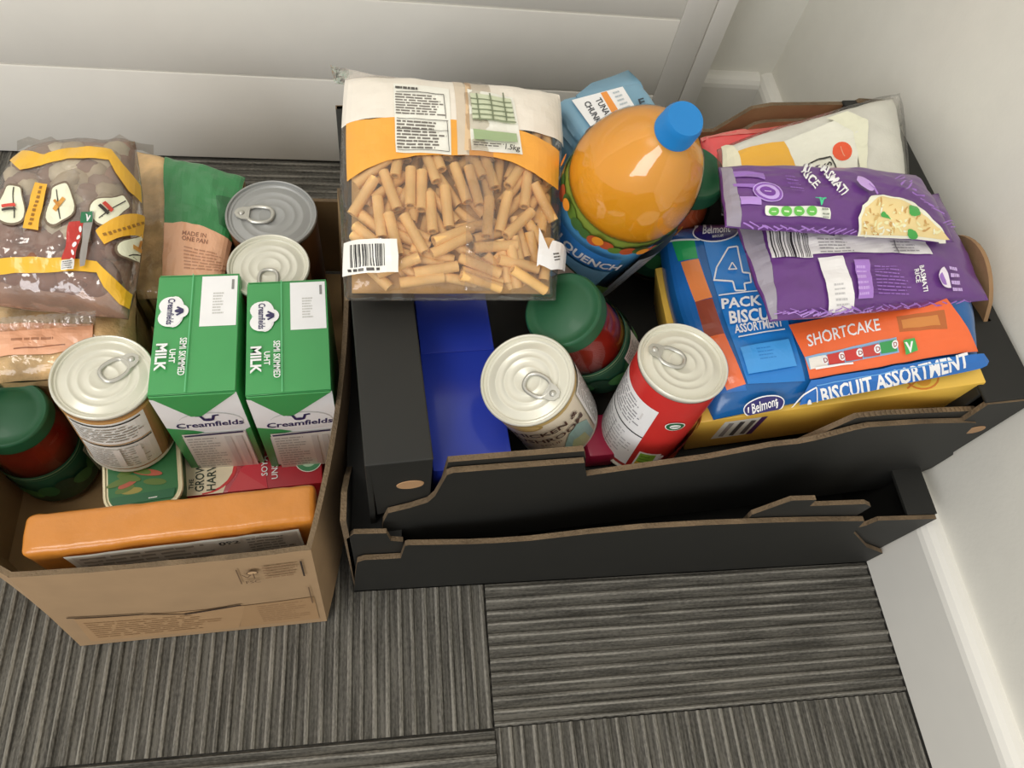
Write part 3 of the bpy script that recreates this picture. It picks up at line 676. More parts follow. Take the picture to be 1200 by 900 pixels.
# blue carton
blue = mat('#2a40b4', .3, coat=.3, var=.03, gain=1.25)
t, b, wx, wy = carton('blue_carton', 'glossy plain blue carton at the front left of the black tray', 'carton', [(.030, .214, .203), (.092, .218, .203), (.078, .385, .203), (.016, .381, .203)], .062, blue)
MB().box(-wx/2+.0005, wx/2-.0005, wy/2-.064, wy/2-.0005, .062, .0632, blue, b=.0005).build('lid_flap', t, True, 40)
# yellow carton under the biscuits
yel = mat('#e8bd50', .42, var=.03, gain=1.1, coat=.1)
t, b, wx, wy = carton('yellow_carton', 'large yellow carton lying under the biscuit pack with a small white label', 'carton', [(.2497, .2479, .205), tuple(at(1172, 443, .272)), tuple(at(1172, 443, .272)+Vector((-.022, .152, 0))), (.2273, .4051, .205)], .062, yel)
a = Art(rough=.5)
a.poly([(.022, .020), (.052, .020), (.061, .056), (.031, .056)], '#e2ddcf'); a.poly([(.052, .020), (.057, .020), (.066, .056), (.061, .056)], '#4c2a5c')
for i in range(3): a.bar(.030+i*.009, .024, .037+i*.009, .052, .0042, ('#8f8b86', '#4a4744', '#5b5753')[i])
a.build('printed_label', b, flat((-wx/2, -wy/2, 0), (1, 0, 0), (0, 0, 1), (0, -1, 0)))
a = Art(rough=.5); a.ell(.19, .012, .013, .011, '#c9772e'); a.ell(.19, .012, .0115, .0095, '#e0b445'); a.bar(.176, .004, .205, .022, .0012, '#c9772e'); a.ell(.19, .010, .006, .006, '#cf9030')
a.build('printed_design', b, flat((-wx/2, -wy/2, .062), (1, 0, 0), (0, 1, 0), (0, 0, 1)))
# small red packet low between the tins
q = at(700, 498, .165); t, b, wx, wy = carton('red_packet', 'dark pink packet low down between the cream tin and the red tin', 'packet', [q+Vector((-.012, -.03, 0)), q+Vector((.016, -.028, 0)), q+Vector((.014, .012, 0)), q+Vector((-.014, .01, 0))], .0255, mat('#a81f45', .4, gain=1.0), .004)
# soya carton lying on its side
t, b, wx, wy = carton('soya_carton', 'red and cream soya drink carton lying flat beneath the milk cartons', 'carton', [(-.190, .253, .066), (-.0665, .262, .066), (-.0735, .350, .066), (-.197, .341, .066)], .062, mat('#b3202f', .4, coat=.2, gain=1.05))
a = Art(rough=.4)
a.poly([(0, 0), (.036, 0), (.046, .03), (.046, .088), (0, .088)], '#d8cdb2'); a.ell(.018, .026, .030, .026, '#c23a3c', a0=-90, a1=90); a.ell(.016, .026, .029, .025, '#dcd2b8')
a.poly([(.040, .0), (.075, 0), (.052, .022)], '#c24a50'); a.poly([(.05, .02), (.075, 0), (.07, .04)], '#bf3441')
a.text('THE', .0105, .006, .0038, '#2f3a2c', 90, .015); a.text('GROWERS', .0195, .003, .0075, '#2f3a2c', 90, .015, w=.040); a.text('HARVEST', .0295, .003, .0075, '#2f3a2c', 90, .015, w=.040)
a.text('SOYA', .075, .012, .0055, '#efe6dc', 90, .015); a.text('UNSWEETENED', .084, .008, .0055, '#efe6dc', 90, .015)
a.ell(.112, .024, .0125, .0125, '#e6e2d2', n=28); a.ell(.112, .024, .0118, .0118, '#3f7d55', n=28); a.ell(.112, .024, .0075, .0075, '#9fc0a4'); a.poly([(.107, .02), (.116, .021), (.113, .029)], '#3f7d55')
a.build('printed_design', b, flat((-wx/2, -wy/2, .062), (1, 0, 0), (0, 1, 0), (0, 0, 1)))

# milk cartons with folded tops
gr = '#3a8c4d'; wht = '#e4e3dc'
def milk(label, top):
    h = .140; t, _, wx, wy = carton('milk_carton', label, 'carton', top, h, None, group='green milk cartons')
    b = MB().box(-wx/2, wx/2, -wy/2, wy/2, 0, h-.001, mat(gr, .35, coat=.25, var=.02), b=.0015).build('carton_body', t, True, 40)
    gm = mat(gr, .35, coat=.25, var=.02)
    # long seam folded flat along the top, and the ears folded down on the ends
    sx = -wx*.07
    MB().box(-wx/2+.0006, sx, -wy/2+.0006, wy/2-.0006, h-.001, h-.0002, gm).box(sx-.0003, wx/2-.0006, -wy/2+.0006, wy/2-.0006, h-.001, h+.0004, gm, b=.0002).build('top_fold', t)
    for s_ in (-1, 1):
        y = -wy/2-.0016 if s_ < 0 else wy/2+.0016
        vs = [(-wx/2+.001, y, h-.001), (wx/2-.001, y, h-.001), (sx+.004, y, h-.036), (sx-.004, y, h-.036)]
        vs += [(x, yy-.001*s_, z) for x, yy, z in vs]
        o = MB().add(vs, [(0, 1, 2, 3), (4, 7, 6, 5), (0, 4, 5, 1), (1, 5, 6, 2), (2, 6, 7, 3), (3, 7, 4, 0)], gm).build('folded_ear', t)
    a = Art(rough=.38, coat=.2)   # top face, metres from its front-left corner, v towards the back
    L_, W_ = wy, wx
    a.rect(W_*.535, L_*.54, W_*.97, L_*.985, '#e3e2db'); a.lines([(W_*.68, L_*.84), (W_*.82, L_*.84), (W_*.82, L_*.64), (W_*.68, L_*.64)], 8, '#b5b4b0', .5, 6); a.rect(W_*.90, L_*.86, W_*.93, L_*.95, '#7a7978')
    cxx, cyy = W_*.20, L_*.675
    a.ell(cxx, cyy, .0085, .0145, '#9fc8ac'); a.ell(cxx+.002, cyy, .0078, .0150, wht); a.ell(cxx-.001, cyy+.006, .0088, .0085, wht); a.ell(cxx-.001, cyy-.006, .0088, .0085, wht); a.ell(cxx+.007, cyy, .006, .0065, wht)
    a.text('Creamfields', cxx-.003, cyy+.0125, .0052, '#2a2450', -90, .02, w=.025)
    a.bar(cxx+.004, cyy+.004, cxx+.009, cyy+.001, .0016, '#2a2450'); a.bar(cxx+.004, cyy-.004, cxx+.009, cyy-.001, .0016, '#2a2450'); a.ell(cxx+.006, cyy, .0035, .0018, '#2a2450')
    a.text('MILK', W_*.07, L_*.40, .0078, wht, -90, .03); a.text('UHT', W_*.225, L_*.35, .0044, wht, -90, .02); a.text('SEMI SKIMMED', W_*.335, L_*.44, .0050, wht, -90, .015, w=.034)
    a.rect(sx+W_/2-.0004, 0, sx+W_/2+.0004, L_, '#5aa873')
    a.build('printed_top', t, flat((-wx/2, -wy/2, h+.0004), (1, 0, 0), (0, 1, 0), (0, 0, 1)))
    a = Art(rough=.38, coat=.2)
    a.poly([(0, h-.006), (W_*.43, h-.016), (W_, h-.001), (W_, .004), (0, .004)], wht)
    a.poly([(0, 0), (W_*.10, 0), (W_*.12, h*.46), (W_*.42, h*.52), (W_*.30, h*.55), (0, h*.60)], gr)
    a.poly([(W_*.93, 0), (W_, 0), (W_, h*.55), (W_*.93, h*.52)], gr)
    a.ell(W_*.56, h*.665, W_*.38, h*.11, '#bfc0bd'); a.ell(W_*.56, h*.655, W_*.39, h*.108, wht)
    a.text('Creamfields', W_*.54, h*.60, .0085, '#2a2450', 2, .025, w=W_*.82, align='c', shear=.15)
    c_ = W_*.55; z = h*.70
    a.bar(c_-.009, z+.006, c_-.004, z+.005, .0022, '#2a2450'); a.bar(c_+.009, z+.006, c_+.004, z+.005, .0022, '#2a2450'); a.bar(c_-.005, z+.0055, c_-.003, z-.002, .0022, '#2a2450'); a.bar(c_+.005, z+.0055, c_+.003, z-.002, .0022, '#2a2450'); a.ell(c_, z-.001, .0042, .002, '#2a2450')
    a.rect(W_*.14, 0, W_*.92, h*.52, '#dcdad4'); a.bar(W_*.16, h*.495, W_*.90, h*.515, .0030, '#2a2450')
    a.lines([(W_*.17, h*.47), (W_*.58, h*.47), (W_*.58, 0.004), (W_*.17, .004)], 12, '#aeaca8', .4, 5); a.rect(W_*.64, .004, W_*.72, h*.47, '#c9c8c4'); a.rect(W_*.78, .004, W_*.86, h*.47, '#c9c8c4')
    a.build('printed_front', t, flat((-wx/2, -wy/2-.0001, 0), (1, 0, 0), (0, 0, 1), (0, -1, 0)))
    # green ear triangle lies over the print
    a = Art(rough=.38, coat=.2); a.poly([(.001, h-.0015), (wx-.001, h-.0015), (wx/2+sx+.004, h-.0362), (wx/2+sx-.004, h-.0362)], gr); a.poly([(.001, h-.0015), (wx/2+sx-.0006, h-.0015), (wx/2+sx-.002, h-.030)], '#287f41')
    return t
zt = .2065
def quad(z, *pts): return [at(x, y, z) for x, y in pts]
milk('green and white milk carton on the left, nearer the white and brown tin', quad(zt, (181, 463), (284, 457), (275, 322), (177, 325)))
milk('green and white milk carton on the right, next to the box side', quad(zt, (291, 463), (389, 457), (383, 328), (285, 333)))

# orange film-wrapped block at the front of the cardboard box
c = quad(.175, (20, 650), (374, 608), (370, 572), (24, 604))
o = sum(c, Vector())/4; ex = (c[1]-c[0]).normalized(); ey = Vector((0, 0, 1)).cross(ex); wx = (c[1]-c[0]).length-.003; wy = .031; h = .168
t = thing('wrapped_block', 'orange film-wrapped block standing along the front of the cardboard box', 'packet', o-Vector((0, 0, h))+ey*.001, Matrix(((ex.x, ey.x, 0), (ex.y, ey.y, 0), (0, 0, 1))))
bm = rbox(wx, wy, h, .005, 30)
for v in bm.verts:
    k = .0009*noise.noise(Vector((v.co.x*60, v.co.y*60, v.co.z*60)))+.0006*noise.noise(Vector((v.co.x*240+v.co.z*80, v.co.y*90, v.co.z*50)))
    v.co += Vector((v.co.x/wx, 2*v.co.y/wy, 1.4*(v.co.z/h-.5)))*k
b = MB().bm(bm, mat('#cf8432', .3, var=.05, coat=.35, gain=.95, bump=.25, bscale=70)).build('film_wrap', t, True, 70)
a = Art(rough=.35, coat=.2)
a.rect(.026, .0, wx-.014, h-.008, '#e0dbd0'); a.rect(.030, .0, wx-.016, h-.012, '#c2bbb0')
a.lines([(.034, h-.014), (.13, h-.014), (.13, .09), (.034, .09)], 8, '#8f877b', .5, 5); a.lines([(.15, h-.014), (wx-.02, h-.014), (wx-.02, .09), (.15, .09)], 10, '#7b746a', .4, 7); a.rect(.128, h-.024, .146, h-.013, '#c4bfb5'); a.text('092', .130, h-.022, .007, '#1f1f20', 0, .03)
a.build('printed_label', b, lambda u, v: (Vector((-wx/2+u, -wy/2-.0021+.0005*noise.noise(Vector((u*90, v*60, 0))), v)), Vector((0, -1, 0))), (.008, .02))

# ------------------------------------------------------------------ bags and pouches
def bag(name, label, cat, pw, **kw):
    t = thing(name, label, cat, pw.o); return t
Wq = lambda pts: [at(x, y, z) for x, y, z in pts]

# pasta bag
src = [(396, 91), (656, 113), (655, 352), (401, 352)]
pw = Pillow(Wq([(404, 94, .322), (655, 113, .315), (651, 352, .276), (404, 352, .288)]), .027, .018, 4, 4, .5, .0012, 9, 1, bulge=.02)
t = bag('pasta_bag', 'big clear bag of pasta tubes with white and orange top band', 'bag', pw)
outer = pw.mesh(MB(), film('clear_film', (.97, .965, .955), .10, .45, 55, .13, .05), 48, 48).build('film', t, True)
# loose tubes, packed under the film in three layers
tb = MB(); N_ = 9; L_ = .032; ro, ri = .0041, .0026
vs = []
for z, r_ in ((-L_/2, ro), (L_/2, ro), (L_/2, ri), (-L_/2, ri)):
    for i in range(N_): vs.append((r_*math.cos(2*math.pi*i/N_), r_*math.sin(2*math.pi*i/N_), z))
fs = [(j*N_+i, j*N_+(i+1) % N_, ((j+1) % 4)*N_+(i+1) % N_, ((j+1) % 4)*N_+i) for j in range(4) for i in range(N_)]
pasta_m = mat('#dcb274', .5, var=.12, gain=1.2, sub=.1)
tube0 = tb.add(vs, fs, pasta_m).build('pasta_tube', t, True, 50)
rnd = random.Random(11); mp = pw.map(); cnt = 0; first = True
Wd = (pw.c[1]-pw.c[0]).length; Ld = (pw.c[3]-pw.c[0]).length
def segd(p, q, a, b):
    best = 9
    for i in range(5):
        x = p.lerp(q, i/4)
        for j in range(5): best = min(best, (x-a.lerp(b, j/4)).length)
    return best
for layer, (dep, lim, mind) in enumerate(((.0045, 170, .0062), (.0105, 90, .006), (.017, 36, .006))):
    segs = []; tries = 0
    while len(segs) < lim and tries < 6000:
        tries += 1
        u, v = rnd.uniform(.05, .94), rnd.uniform(.26 if layer < 2 else .3, .965)
        base_ang = 80*noise.noise(Vector((u*3.2, v*3.2, 5)))+(90 if v < .72 else 12)
        an = R(base_ang+rnd.gauss(0, 24))
        p = Vector((u*Wd, v*Ld)); d_ = Vector((math.cos(an), math.sin(an)))*L_*.5
        a_, b_ = p-d_, p+d_
        if min(a_.x, b_.x) < .006 or max(a_.x, b_.x) > Wd-.006 or max(a_.y, b_.y) > Ld-.004 or min(a_.y, b_.y) < .2*Ld: continue
        if any(segd(a_, b_, s0, s1) < mind for s0, s1 in segs): continue
        segs.append((a_, b_))
        P0, n0 = mp(a_.x/Wd, a_.y/Ld); P1, n1 = mp(b_.x/Wd, b_.y/Ld)
        n_ = (n0+n1).normalized(); tt = min(pw.t(a_.x/Wd, a_.y/Ld), pw.t(b_.x/Wd, b_.y/Ld)); dz = dep*min(1, tt*1.4)
        ctr = (P0+P1)/2-n_*(dz+rnd.uniform(0, .0018)); dr = ((P1-n1*rnd.uniform(0, .004)*tt)-(P0-n0*rnd.uniform(0, .004)*tt)).normalized()
        o = tube0 if first else tube0.copy()
        if not first: C.objects.link(o); o.parent = t
        first = False
        o.location = ctr; o.rotation_mode = 'QUATERNION'; o.rotation_quaternion = dr.to_track_quat('Z', 'Y')
fill = Pillow([c_.lerp(pw.o, .06) for c_ in pw.c], .012, .015, 4, 4, .5, .001, 9, 1, origin=pw.o)
tag(fill.mesh(MB(), mat('#b98f58', .6, var=.3, gain=1.0), 30, 30).build('pasta_heap', t, True), kind='stuff')
Z3 = lambda x, y: (380+x/2.813, 60+y/2.813)
pz = lambda pts: [Z3(*q) for q in pts]
a = Art(src, .35, .15, pw=pw, clip=(.004, .004, .996, .996))
wf = '#d9d2c6'
a.poly(pz([(40, 60), (770, 130), (790, 330), (640, 262), (560, 240), (415, 228), (230, 222), (75, 245), (40, 240)]), wf)
a.poly(pz([(75, 242), (150, 228), (230, 220), (420, 228), (470, 232), (560, 242), (645, 264), (700, 285), (772, 332), (768, 460), (730, 432), (680, 398), (620, 368), (560, 352), (470, 345), (400, 345), (300, 347), (210, 362), (140, 390), (78, 432)]), '#e39a3c')
a.poly(pz([(412, 100), (445, 104), (478, 345), (440, 345)]), '#c4b6a2')
a.poly(pz([(455, 108), (472, 110), (482, 330), (462, 330)]), '#cdb08a')
a.poly(pz([(228, 112), (410, 130), (418, 346), (236, 336)]), '#e0dad0'); a.poly(pz([(470, 130), (620, 158), (652, 345), (484, 330)]), '#e0dad0')
a.lines(pz([(234, 142), (392, 152), (398, 220), (236, 212)]), 8, '#6e6862', .5, 3); a.lines(pz([(238, 228), (400, 240), (406, 330), (240, 326)]), 9, '#66605a', .5, 7); a.lines(pz([(234, 120), (310, 126), (310, 136), (234, 130)]), 1, '#4a4642', .7, 2)
for q in (((236, 140), (392, 150)), ((392, 150), (400, 228)), ((238, 226), (408, 236)), ((404, 236), (410, 338)), ((240, 330), (410, 338)), ((238, 262), (408, 270))): a.bar(*Z3(*q[0]), *Z3(*q[1]), .7, '#4a4642')
a.poly(pz([(478, 148), (612, 168), (628, 248), (488, 232)]), '#b9c0a4')
for i in range(5): a.bar(*Z3(480+i*2, 165+i*17), *Z3(614+i*4, 180+i*16), 1.4, '#737c62')
for i in range(3): a.bar(*Z3(500+i*42, 152), *Z3(512+i*42, 240), 1.6, '#6a735a')
a.poly(pz([(490, 268), (630, 282), (634, 312), (492, 300)]), '#8fa27a'); a.lines(pz([(488, 306), (600, 318), (602, 330), (490, 322)]), 2, '#55504a', .5, 5); a.text('1.5kg', *Z3(592, 334), 6, '#33302c', 8, .02)
a.poly(pz([(80, 640), (238, 626), (244, 728), (76, 748)]), '#dedad2'); a.barcode(pz([(98, 648), (204, 640), (206, 708), (98, 718)]), n=20); a.lines(pz([(90, 722), (214, 710), (214, 722), (92, 734)]), 1, '#3a3633', .7, 4, .2)
a.poly(pz([(698, 590), (735, 680), (690, 712)]), '#e6e3dc'); a.poly(pz([(740, 628), (768, 640), (780, 712), (735, 722), (700, 706), (728, 660)]), '#e6e3dc'); a.lines(pz([(740, 668), (760, 664), (764, 690), (744, 696)]), 3, '#4d4a45', .5)
a.build('printed_film', t, pw.map(.0004), (.0208, .0208))
# fin seam down the back of the bag and the crimped end with its corner sticking up
sm = MB(); vs = []; fs = []
for i in range(41):
    v = .02+.96*i/40; wv = .002*math.sin(i*.7)
    for k, (du, hh) in enumerate(((0, .0008), (.06, .0022+.0006*math.sin(i*1.3)), (.125, .0010))):
        p, n_ = mp(.515+du+.02*v+wv, v); vs.append(tuple(p+n_*hh))
fs = [(3*i+k, 3*i+k+1, 3*i+k+4, 3*i+k+3) for i in range(40) for k in range(2)]
sm.add(vs, fs, film('seam_film', (.93, .90, .86), .16, .5, 80, .3)).build('seam_fold', t, True)
cm = MB(); vs = []; cmn = []
tops = [(387, 76, .335), (405, 80, .338), (440, 88, .332), (500, 94, .325), (560, 100, .322), (610, 106, .319), (656, 111, .317)]; bots = [(392, 97, .320), (408, 99, .320), (440, 101, .320), (500, 105, .319), (560, 110, .317), (610, 114, .316), (655, 118, .314)]
for (x, y, z), (x2, y2, z2) in zip(tops, bots): vs += [tuple(at(x, y, z)-pw.o), tuple(at(x2, y2, z2)-pw.o)]
vs += [(x, y, z-.0008) for x, y, z in vs]
n_ = len(tops); fs = [(2*i, 2*i+1, 2*i+3, 2*i+2) for i in range(n_-1)]+[(2*n_+2*i, 2*n_+2*i+2, 2*n_+2*i+3, 2*n_+2*i+1) for i in range(n_-1)]
cm.add(vs, fs, film('seal_film', (.9, .89, .87), .2, .6, 90, .35, .4)).build('crimped_seal', t, True)

# light-blue film-wrapped multipack behind the bottle
c = [at(661, 205, .298)+Vector((0, .012, 0)), None, at(772, 132, .298), at(655, 113, .298)]
bl_ = at(655, 113, .298); br_ = at(751, 90, .298); fr_ = at(790, 160, .298); fl_ = bl_+(fr_-br_)
t, _, wx, wy = carton('tuna_multipack', 'light blue film-wrapped stack of tins behind the squash bottle', 'packet', [fl_+Vector((0,.02,0)), fr_+Vector((0,.02,0)), br_, bl_], .085, None)
bm = rbox(wx, wy, .085, .008, 24)
for v in bm.verts:
    if v.co.z < .077:
        k = .0016*math.sin(v.co.z*520); rr = Vector((v.co.x/wx, v.co.y/wy, 0)); v.co += rr.normalized()*k
    v.co += Vector((noise.noise(v.co*70), noise.noise(v.co*70+Vector((9, 0, 0))), .8*noise.noise(v.co*45)))*.0012
lb_ = mat('#7fabc4', .35, var=.03, coat=.25, gain=.95)
b = MB().bm(bm, lb_).build('film_wrap', t, True, 60)
tf = MB(); vs = []; q = [(-wx*.30, wy*.5-.004), (-wx*.05, wy*.5+.006), (wx*.22, wy*.5+.008), (wx*.44, wy*.5+.011), (wx*.5-.002, wy*.5-.006)]
for x, y in q: vs += [(x, y, .0855), (x, wy*.5-.012, .0835)]
tf.add(vs+[(x, y, z-.001) for x, y, z in vs], [(2*i, 2*i+1, 2*i+3, 2*i+2) for i in range(4)]+[(10+2*i, 12+2*i, 13+2*i, 11+2*i) for i in range(4)]+[(2*i, 2*i+2, 12+2*i, 10+2*i) for i in range(4)], lb_).build('folded_end', t, True)
a = Art([(655, 113), (751, 90), (790, 160), tuple(Vector((655+790-751, 113+160-90)))], .4)
a.poly([(672, 122), (731, 106), (743, 132), (760, 170), (702, 175)], '#e6e4dd')
a.poly([(705, 114), (712, 112), (735, 160), (726, 162)], '#d98a3c')
a.text('TUNA', 699, 124, 7, '#33363c', 64, .02); a.text('CHUNKS', 686, 128, 7, '#33363c', 64, .02); a.lines([(718, 113), (728, 110), (742, 140), (732, 144)], 5, '#a9b3b8', .4)
a.text('F', 752, 140, 12, '#22303a', -15, .02)
MPt = lambda u, v: (Vector((-wx/2+u*wx, wy/2-v*wy, .0862)), Vector((0, 0, 1)))
a.build('printed_label', b, MPt, None, base=.0006)

# red film-topped pack along the back of the tray
pw = Pillow(Wq([(818, 166, .232), (984, 141, .248), (985, 184, .248), (832, 210, .232)]), .012, .02, 8, 6, .35, .0014, 10, 5)
t = bag('red_pack', 'bright red film pack lying along the back edge of the tray', 'packet', pw)
pw.mesh(MB(), mat('#f0484a', .22, coat=.5, var=.05, gain=1.6), 30, 16).build('film', t, True)
a = Art([(815, 158), (988, 131), (985, 178), (832, 205)], .3, .3, pw=pw, clip=(.01, .01, .99, .99)); a.poly([(815, 158), (988, 131), (987, 146), (935, 154), (820, 172)], '#cf7068'); a.poly([(960, 134), (988, 131), (986, 150), (950, 152)], '#8f6a5e')
a.build('printed_film', t, pw.map(.0003), (.05, .1))

# clear-ended bag of white rice
Z5 = lambda x, y: (820+x/2.903, 90+y/2.903)
p5 = lambda pts: [Z5(*q) for q in pts]
src = [(846, 176), (1046, 116), (1062, 228), (852, 250)]
pw = Pillow(Wq([(846, 176, .285), (1046, 116, .29), (1062, 228, .283), (852, 250, .28)]), .018, .02, 5, 4, .5, .001, 10, 3)
t = bag('rice_bag', 'cream bag of rice with orange dot and clear see-through end', 'bag', pw)
pw.mesh(MB(), mat('#f2e8c6', .6, var=.06, gain=1.5, bump=.15, bscale=420), 40, 30).build('rice', t, True)
out = Pillow(Wq([(840, 176, .285), (1054, 110, .292), (1066, 232, .284), (846, 252, .28)]), .0195, .02, 5, 4, .5, .001, 10, 3, origin=pw.o)
out.mesh(MB(), film('clear_film', (.97, .965, .955), .10, .45, 55, .13), 40, 30).build('film', t, True)
a = Art(src, .4, .1, pw=out, clip=(.006, .01, .994, .99))
a.poly(p5([(70, 240), (130, 255), (150, 320), (80, 330)]), '#e3d7be'); a.poly(p5([(130, 255), (285, 222), (335, 315), (150, 330)]), '#e8a63c'); a.poly(p5([(285, 222), (460, 150), (540, 190), (530, 340), (335, 330)]), '#e4ddcd')
a.poly(p5([(430, 145), (520, 190), (545, 345), (560, 345), (570, 150), (500, 120)]), '#e4ddc4')
a.ell(*Z5(482, 256), 11.5, 11, '#e0542f'); a.bar(*Z5(476, 240), *Z5(490, 274), 1, '#e99a80')
for q in (((362, 305), (400, 285)), ((400, 285), (442, 276)), ((442, 276), (462, 325)), ((362, 305), (372, 330))): a.bar(*Z5(*q[0]), *Z5(*q[1]), 1.6, '#2b2927')
a.text('S', *Z5(418, 302), 9, '#2b2927', 65, .02)
a.build('printed_film', t, out.map(.0004), (.025, .0333))

# biscuit pack
src = [(780, 268), (1092, 262), (1152, 428), (834, 492)]
Z6 = lambda x, y: (780+x/2.726, 230+y/2.726)
p6 = lambda pts: [Z6(*q) for q in pts]
pw = Pillow(Wq([(771, 272, .212), (1086, 262, .276), (1146, 428, .275), (836, 492, .214)]), .028, .003, 8, 3, .5, .0010, 8, 2, bulge=.04)
t = bag('biscuit_pack', 'blue and orange biscuit assortment pack on top of the yellow carton', 'packet', pw)
pw.mesh(MB(), mat('#1664a8', .28, coat=.4, var=.04, gain=1.0, bump=.15, bscale=50), 56, 40).build('film', t, True)
a = Art(src, .3, .35, pw=pw, clip=(.006, .006, .994, .994))
navy = '#20195c'; wh = '#e9e8e4'
a.poly(p6([(5, 150), (95, 140), (260, 620), (150, 640)]), '#1b62aa')
a.poly(p6([(20, 145), (92, 140), (104, 200), (42, 210)]), '#239a55'); a.bar(*Z6(10, 148), *Z6(110, 142), 2.0, wh)
a.poly(p6([(50, 213), (106, 202), (150, 325), (96, 340)]), '#d98048'); a.poly(p6([(96, 340), (150, 328), (188, 440), (130, 455)]), '#8a4030'); a.poly(p6([(130, 455), (188, 440), (256, 600), (196, 620), (160, 540)]), '#e06a3a')
a.poly(p6([(120, 140), (300, 130), (445, 590), (262, 600)]), '#1f74bd')
a.ell(*Z6(160, 118), 27, 12, wh, -4, 28); a.ell(*Z6(160, 118), 25.5, 10.6, navy, -4, 28); a.text('Belmont', *Z6(118, 126), 8.5, wh, -4, .012, w=33, shear=.2); a.text('BISCUIT', *Z6(150, 138), 2.6, wh, -4, .01)
F4 = p6([(155, 275), (163, 232), (200, 170), (228, 166), (246, 250), (268, 252), (272, 282), (250, 285), (254, 308), (222, 308), (214, 280)])
for i in range(len(F4)): a.bar(*F4[i], *F4[(i+1) % len(F4)], 1.8, wh)
F4 = p6([(200, 243), (212, 220), (226, 242)])
for i in range(3): a.bar(*F4[i], *F4[(i+1) % 3], 1.4, wh)
a.bar(*Z6(170, 325), *Z6(330, 306), 1.4, wh)
a.text('PACK', *Z6(180, 366), 11, wh, -5, .03, w=46); a.text('BISCUIT', *Z6(205, 414), 14, wh, -6, .03, w=62); a.text('ASSORTMENT', *Z6(222, 446), 10, wh, -9, .025, w=56)
a.bar(*Z6(232, 458), *Z6(378, 432), 1.4, wh)
a.poly(p6([(238, 490), (390, 462), (415, 545), (262, 572)]), '#3f8fd0'); a.lines(p6([(285, 488), (345, 478), (360, 520), (300, 528)]), 4, '#2a78bc', .3)
a.poly(p6([(390, 420), (880, 330), (970, 470), (980, 495), (455, 582), (440, 520)]), '#dd6230')
a.poly(p6([(730, 395), (880, 372), (890, 430), (740, 440)]), '#a85a28'); a.poly(p6([(745, 405), (860, 388), (868, 420), (752, 430)]), '#c07a3a')
a.text('SHORTCAKE', *Z6(452, 488), 13, '#f0e6da', -13, .012, w=86, arc=1.5)
a.poly(p6([(440, 520), (728, 456), (738, 500), (455, 555)]), '#7fa6c8'); 
for i, cc in enumerate(('#d8d4cc', '#b8322c', '#b8322c', '#b03a32', '#2f8a4a')):
    x0 = 452+i*55; y0 = 524-i*12.2
    a.poly(p6([(x0, y0), (x0+52, y0-11.5), (x0+58, y0+22), (x0+6, y0+30)]), cc)
    a.ell(*Z6(x0+50, y0+4), 4.2, 4.6, wh); a.text('D', *Z6(x0+46, y0+12), 5, '#8a3a34', -12, .02)
a.bar(*Z6(470, 552), *Z6(590, 534), 2, wh)
a.poly(p6([(748, 470), (782, 460), (792, 494), (754, 506)]), '#3d9a4a'); a.text('V', *Z6(756, 500), 9, wh, -10, .04)
a.poly(p6([(455, 584), (985, 500), (1010, 560), (330, 690)]), '#1a62ac')
a.text('BISCUIT ASSORTMENT', *Z6(488, 638), 12, wh, -13.5, .03, w=174)
a.bar(*Z6(470, 598), *Z6(900, 516), 1.0, '#5a95cc')
a.ell(*Z6(305, 655), 24, 8.5, wh, -14, 28); a.ell(*Z6(305, 655), 22.8, 7.4, navy, -14, 28); a.text('Belmont', *Z6(268, 672), 7, wh, -16, .012, w=31, shear=.2)
F4 = p6([(382, 660), (430, 620), (468, 602), (470, 650), (428, 660)])
for i in range(len(F4)): a.bar(*F4[i], *F4[(i+1) % len(F4)], 1.3, wh)
a.ell(*Z6(446, 640), 2.5, 4, wh); a.poly(p6([(520, 640), (640, 620), (640, 640), (530, 655)]), '#4f8a4a'); a.poly(p6([(690, 600), (930, 555), (900, 580), (700, 625)]), '#b8502c'); a.lines(p6([(720, 596), (800, 580), (805, 596), (726, 612)]), 1, '#f0e0c8', .6)
a.build('printed_film', t, pw.map(.0003), (.0178, .025))

# purple microwave rice pouches
pur = '#693c84'; purd = mat(pur, .3, coat=.3, var=.05, gain=1.05, bump=.12, bscale=40)
def slashes(a, p0, p1, n, c, seed, h=5):
    rnd = random.Random(seed); a.L += 1
    for i in range(n):
        t_ = (i+rnd.random()*.6)/n; x = p0[0]+(p1[0]-p0[0])*t_; y = p0[1]+(p1[1]-p0[1])*t_+rnd.uniform(-1.5, 1.5); s_ = rnd.choice((-1, 1)); l = rnd.uniform(3, 6.5)
        a.bar(x-l, y+s_*l*.35, x+l, y-s_*l*.35, rnd.uniform(.7, 1.4), c, a.L)
src = [(862, 266), (1098, 228), (1158, 352), (902, 377)]
pw = Pillow(Wq([(862, 266, .305), (1098, 228, .302), (1158, 352, .292), (902, 377, .302)]), .016, .008, 3, 3, .6, .0018, 7, 4)
t = bag('rice_pouch', 'lower purple rice pouch, back upwards with barcode, lying on the biscuit pack', 'pouch', pw); t['group'] = 'purple rice pouches'
pw.mesh(MB(), purd, 48, 36).build('pouch_film', t, True)
a = Art(src, .3, .3, pw=pw, clip=(.003, .003, .997, .997))
a.poly(p5([(125, 480), (165, 510), (250, 830), (235, 830)]), '#8d8794'); a.poly(p5([(120, 490), (205, 515), (245, 640), (262, 825), (235, 825)]), '#8f8a96')
a.poly(p5([(218, 512), (245, 618), (790, 606), (755, 540), (500, 520)]), '#d3d1d0'); a.poly(p5([(220, 514), (250, 618), (385, 618), (365, 520)]), '#d3d1d0')
a.barcode(p5([(228, 516), (360, 520), (380, 616), (256, 617)]), '#2a292b', 16, 5)
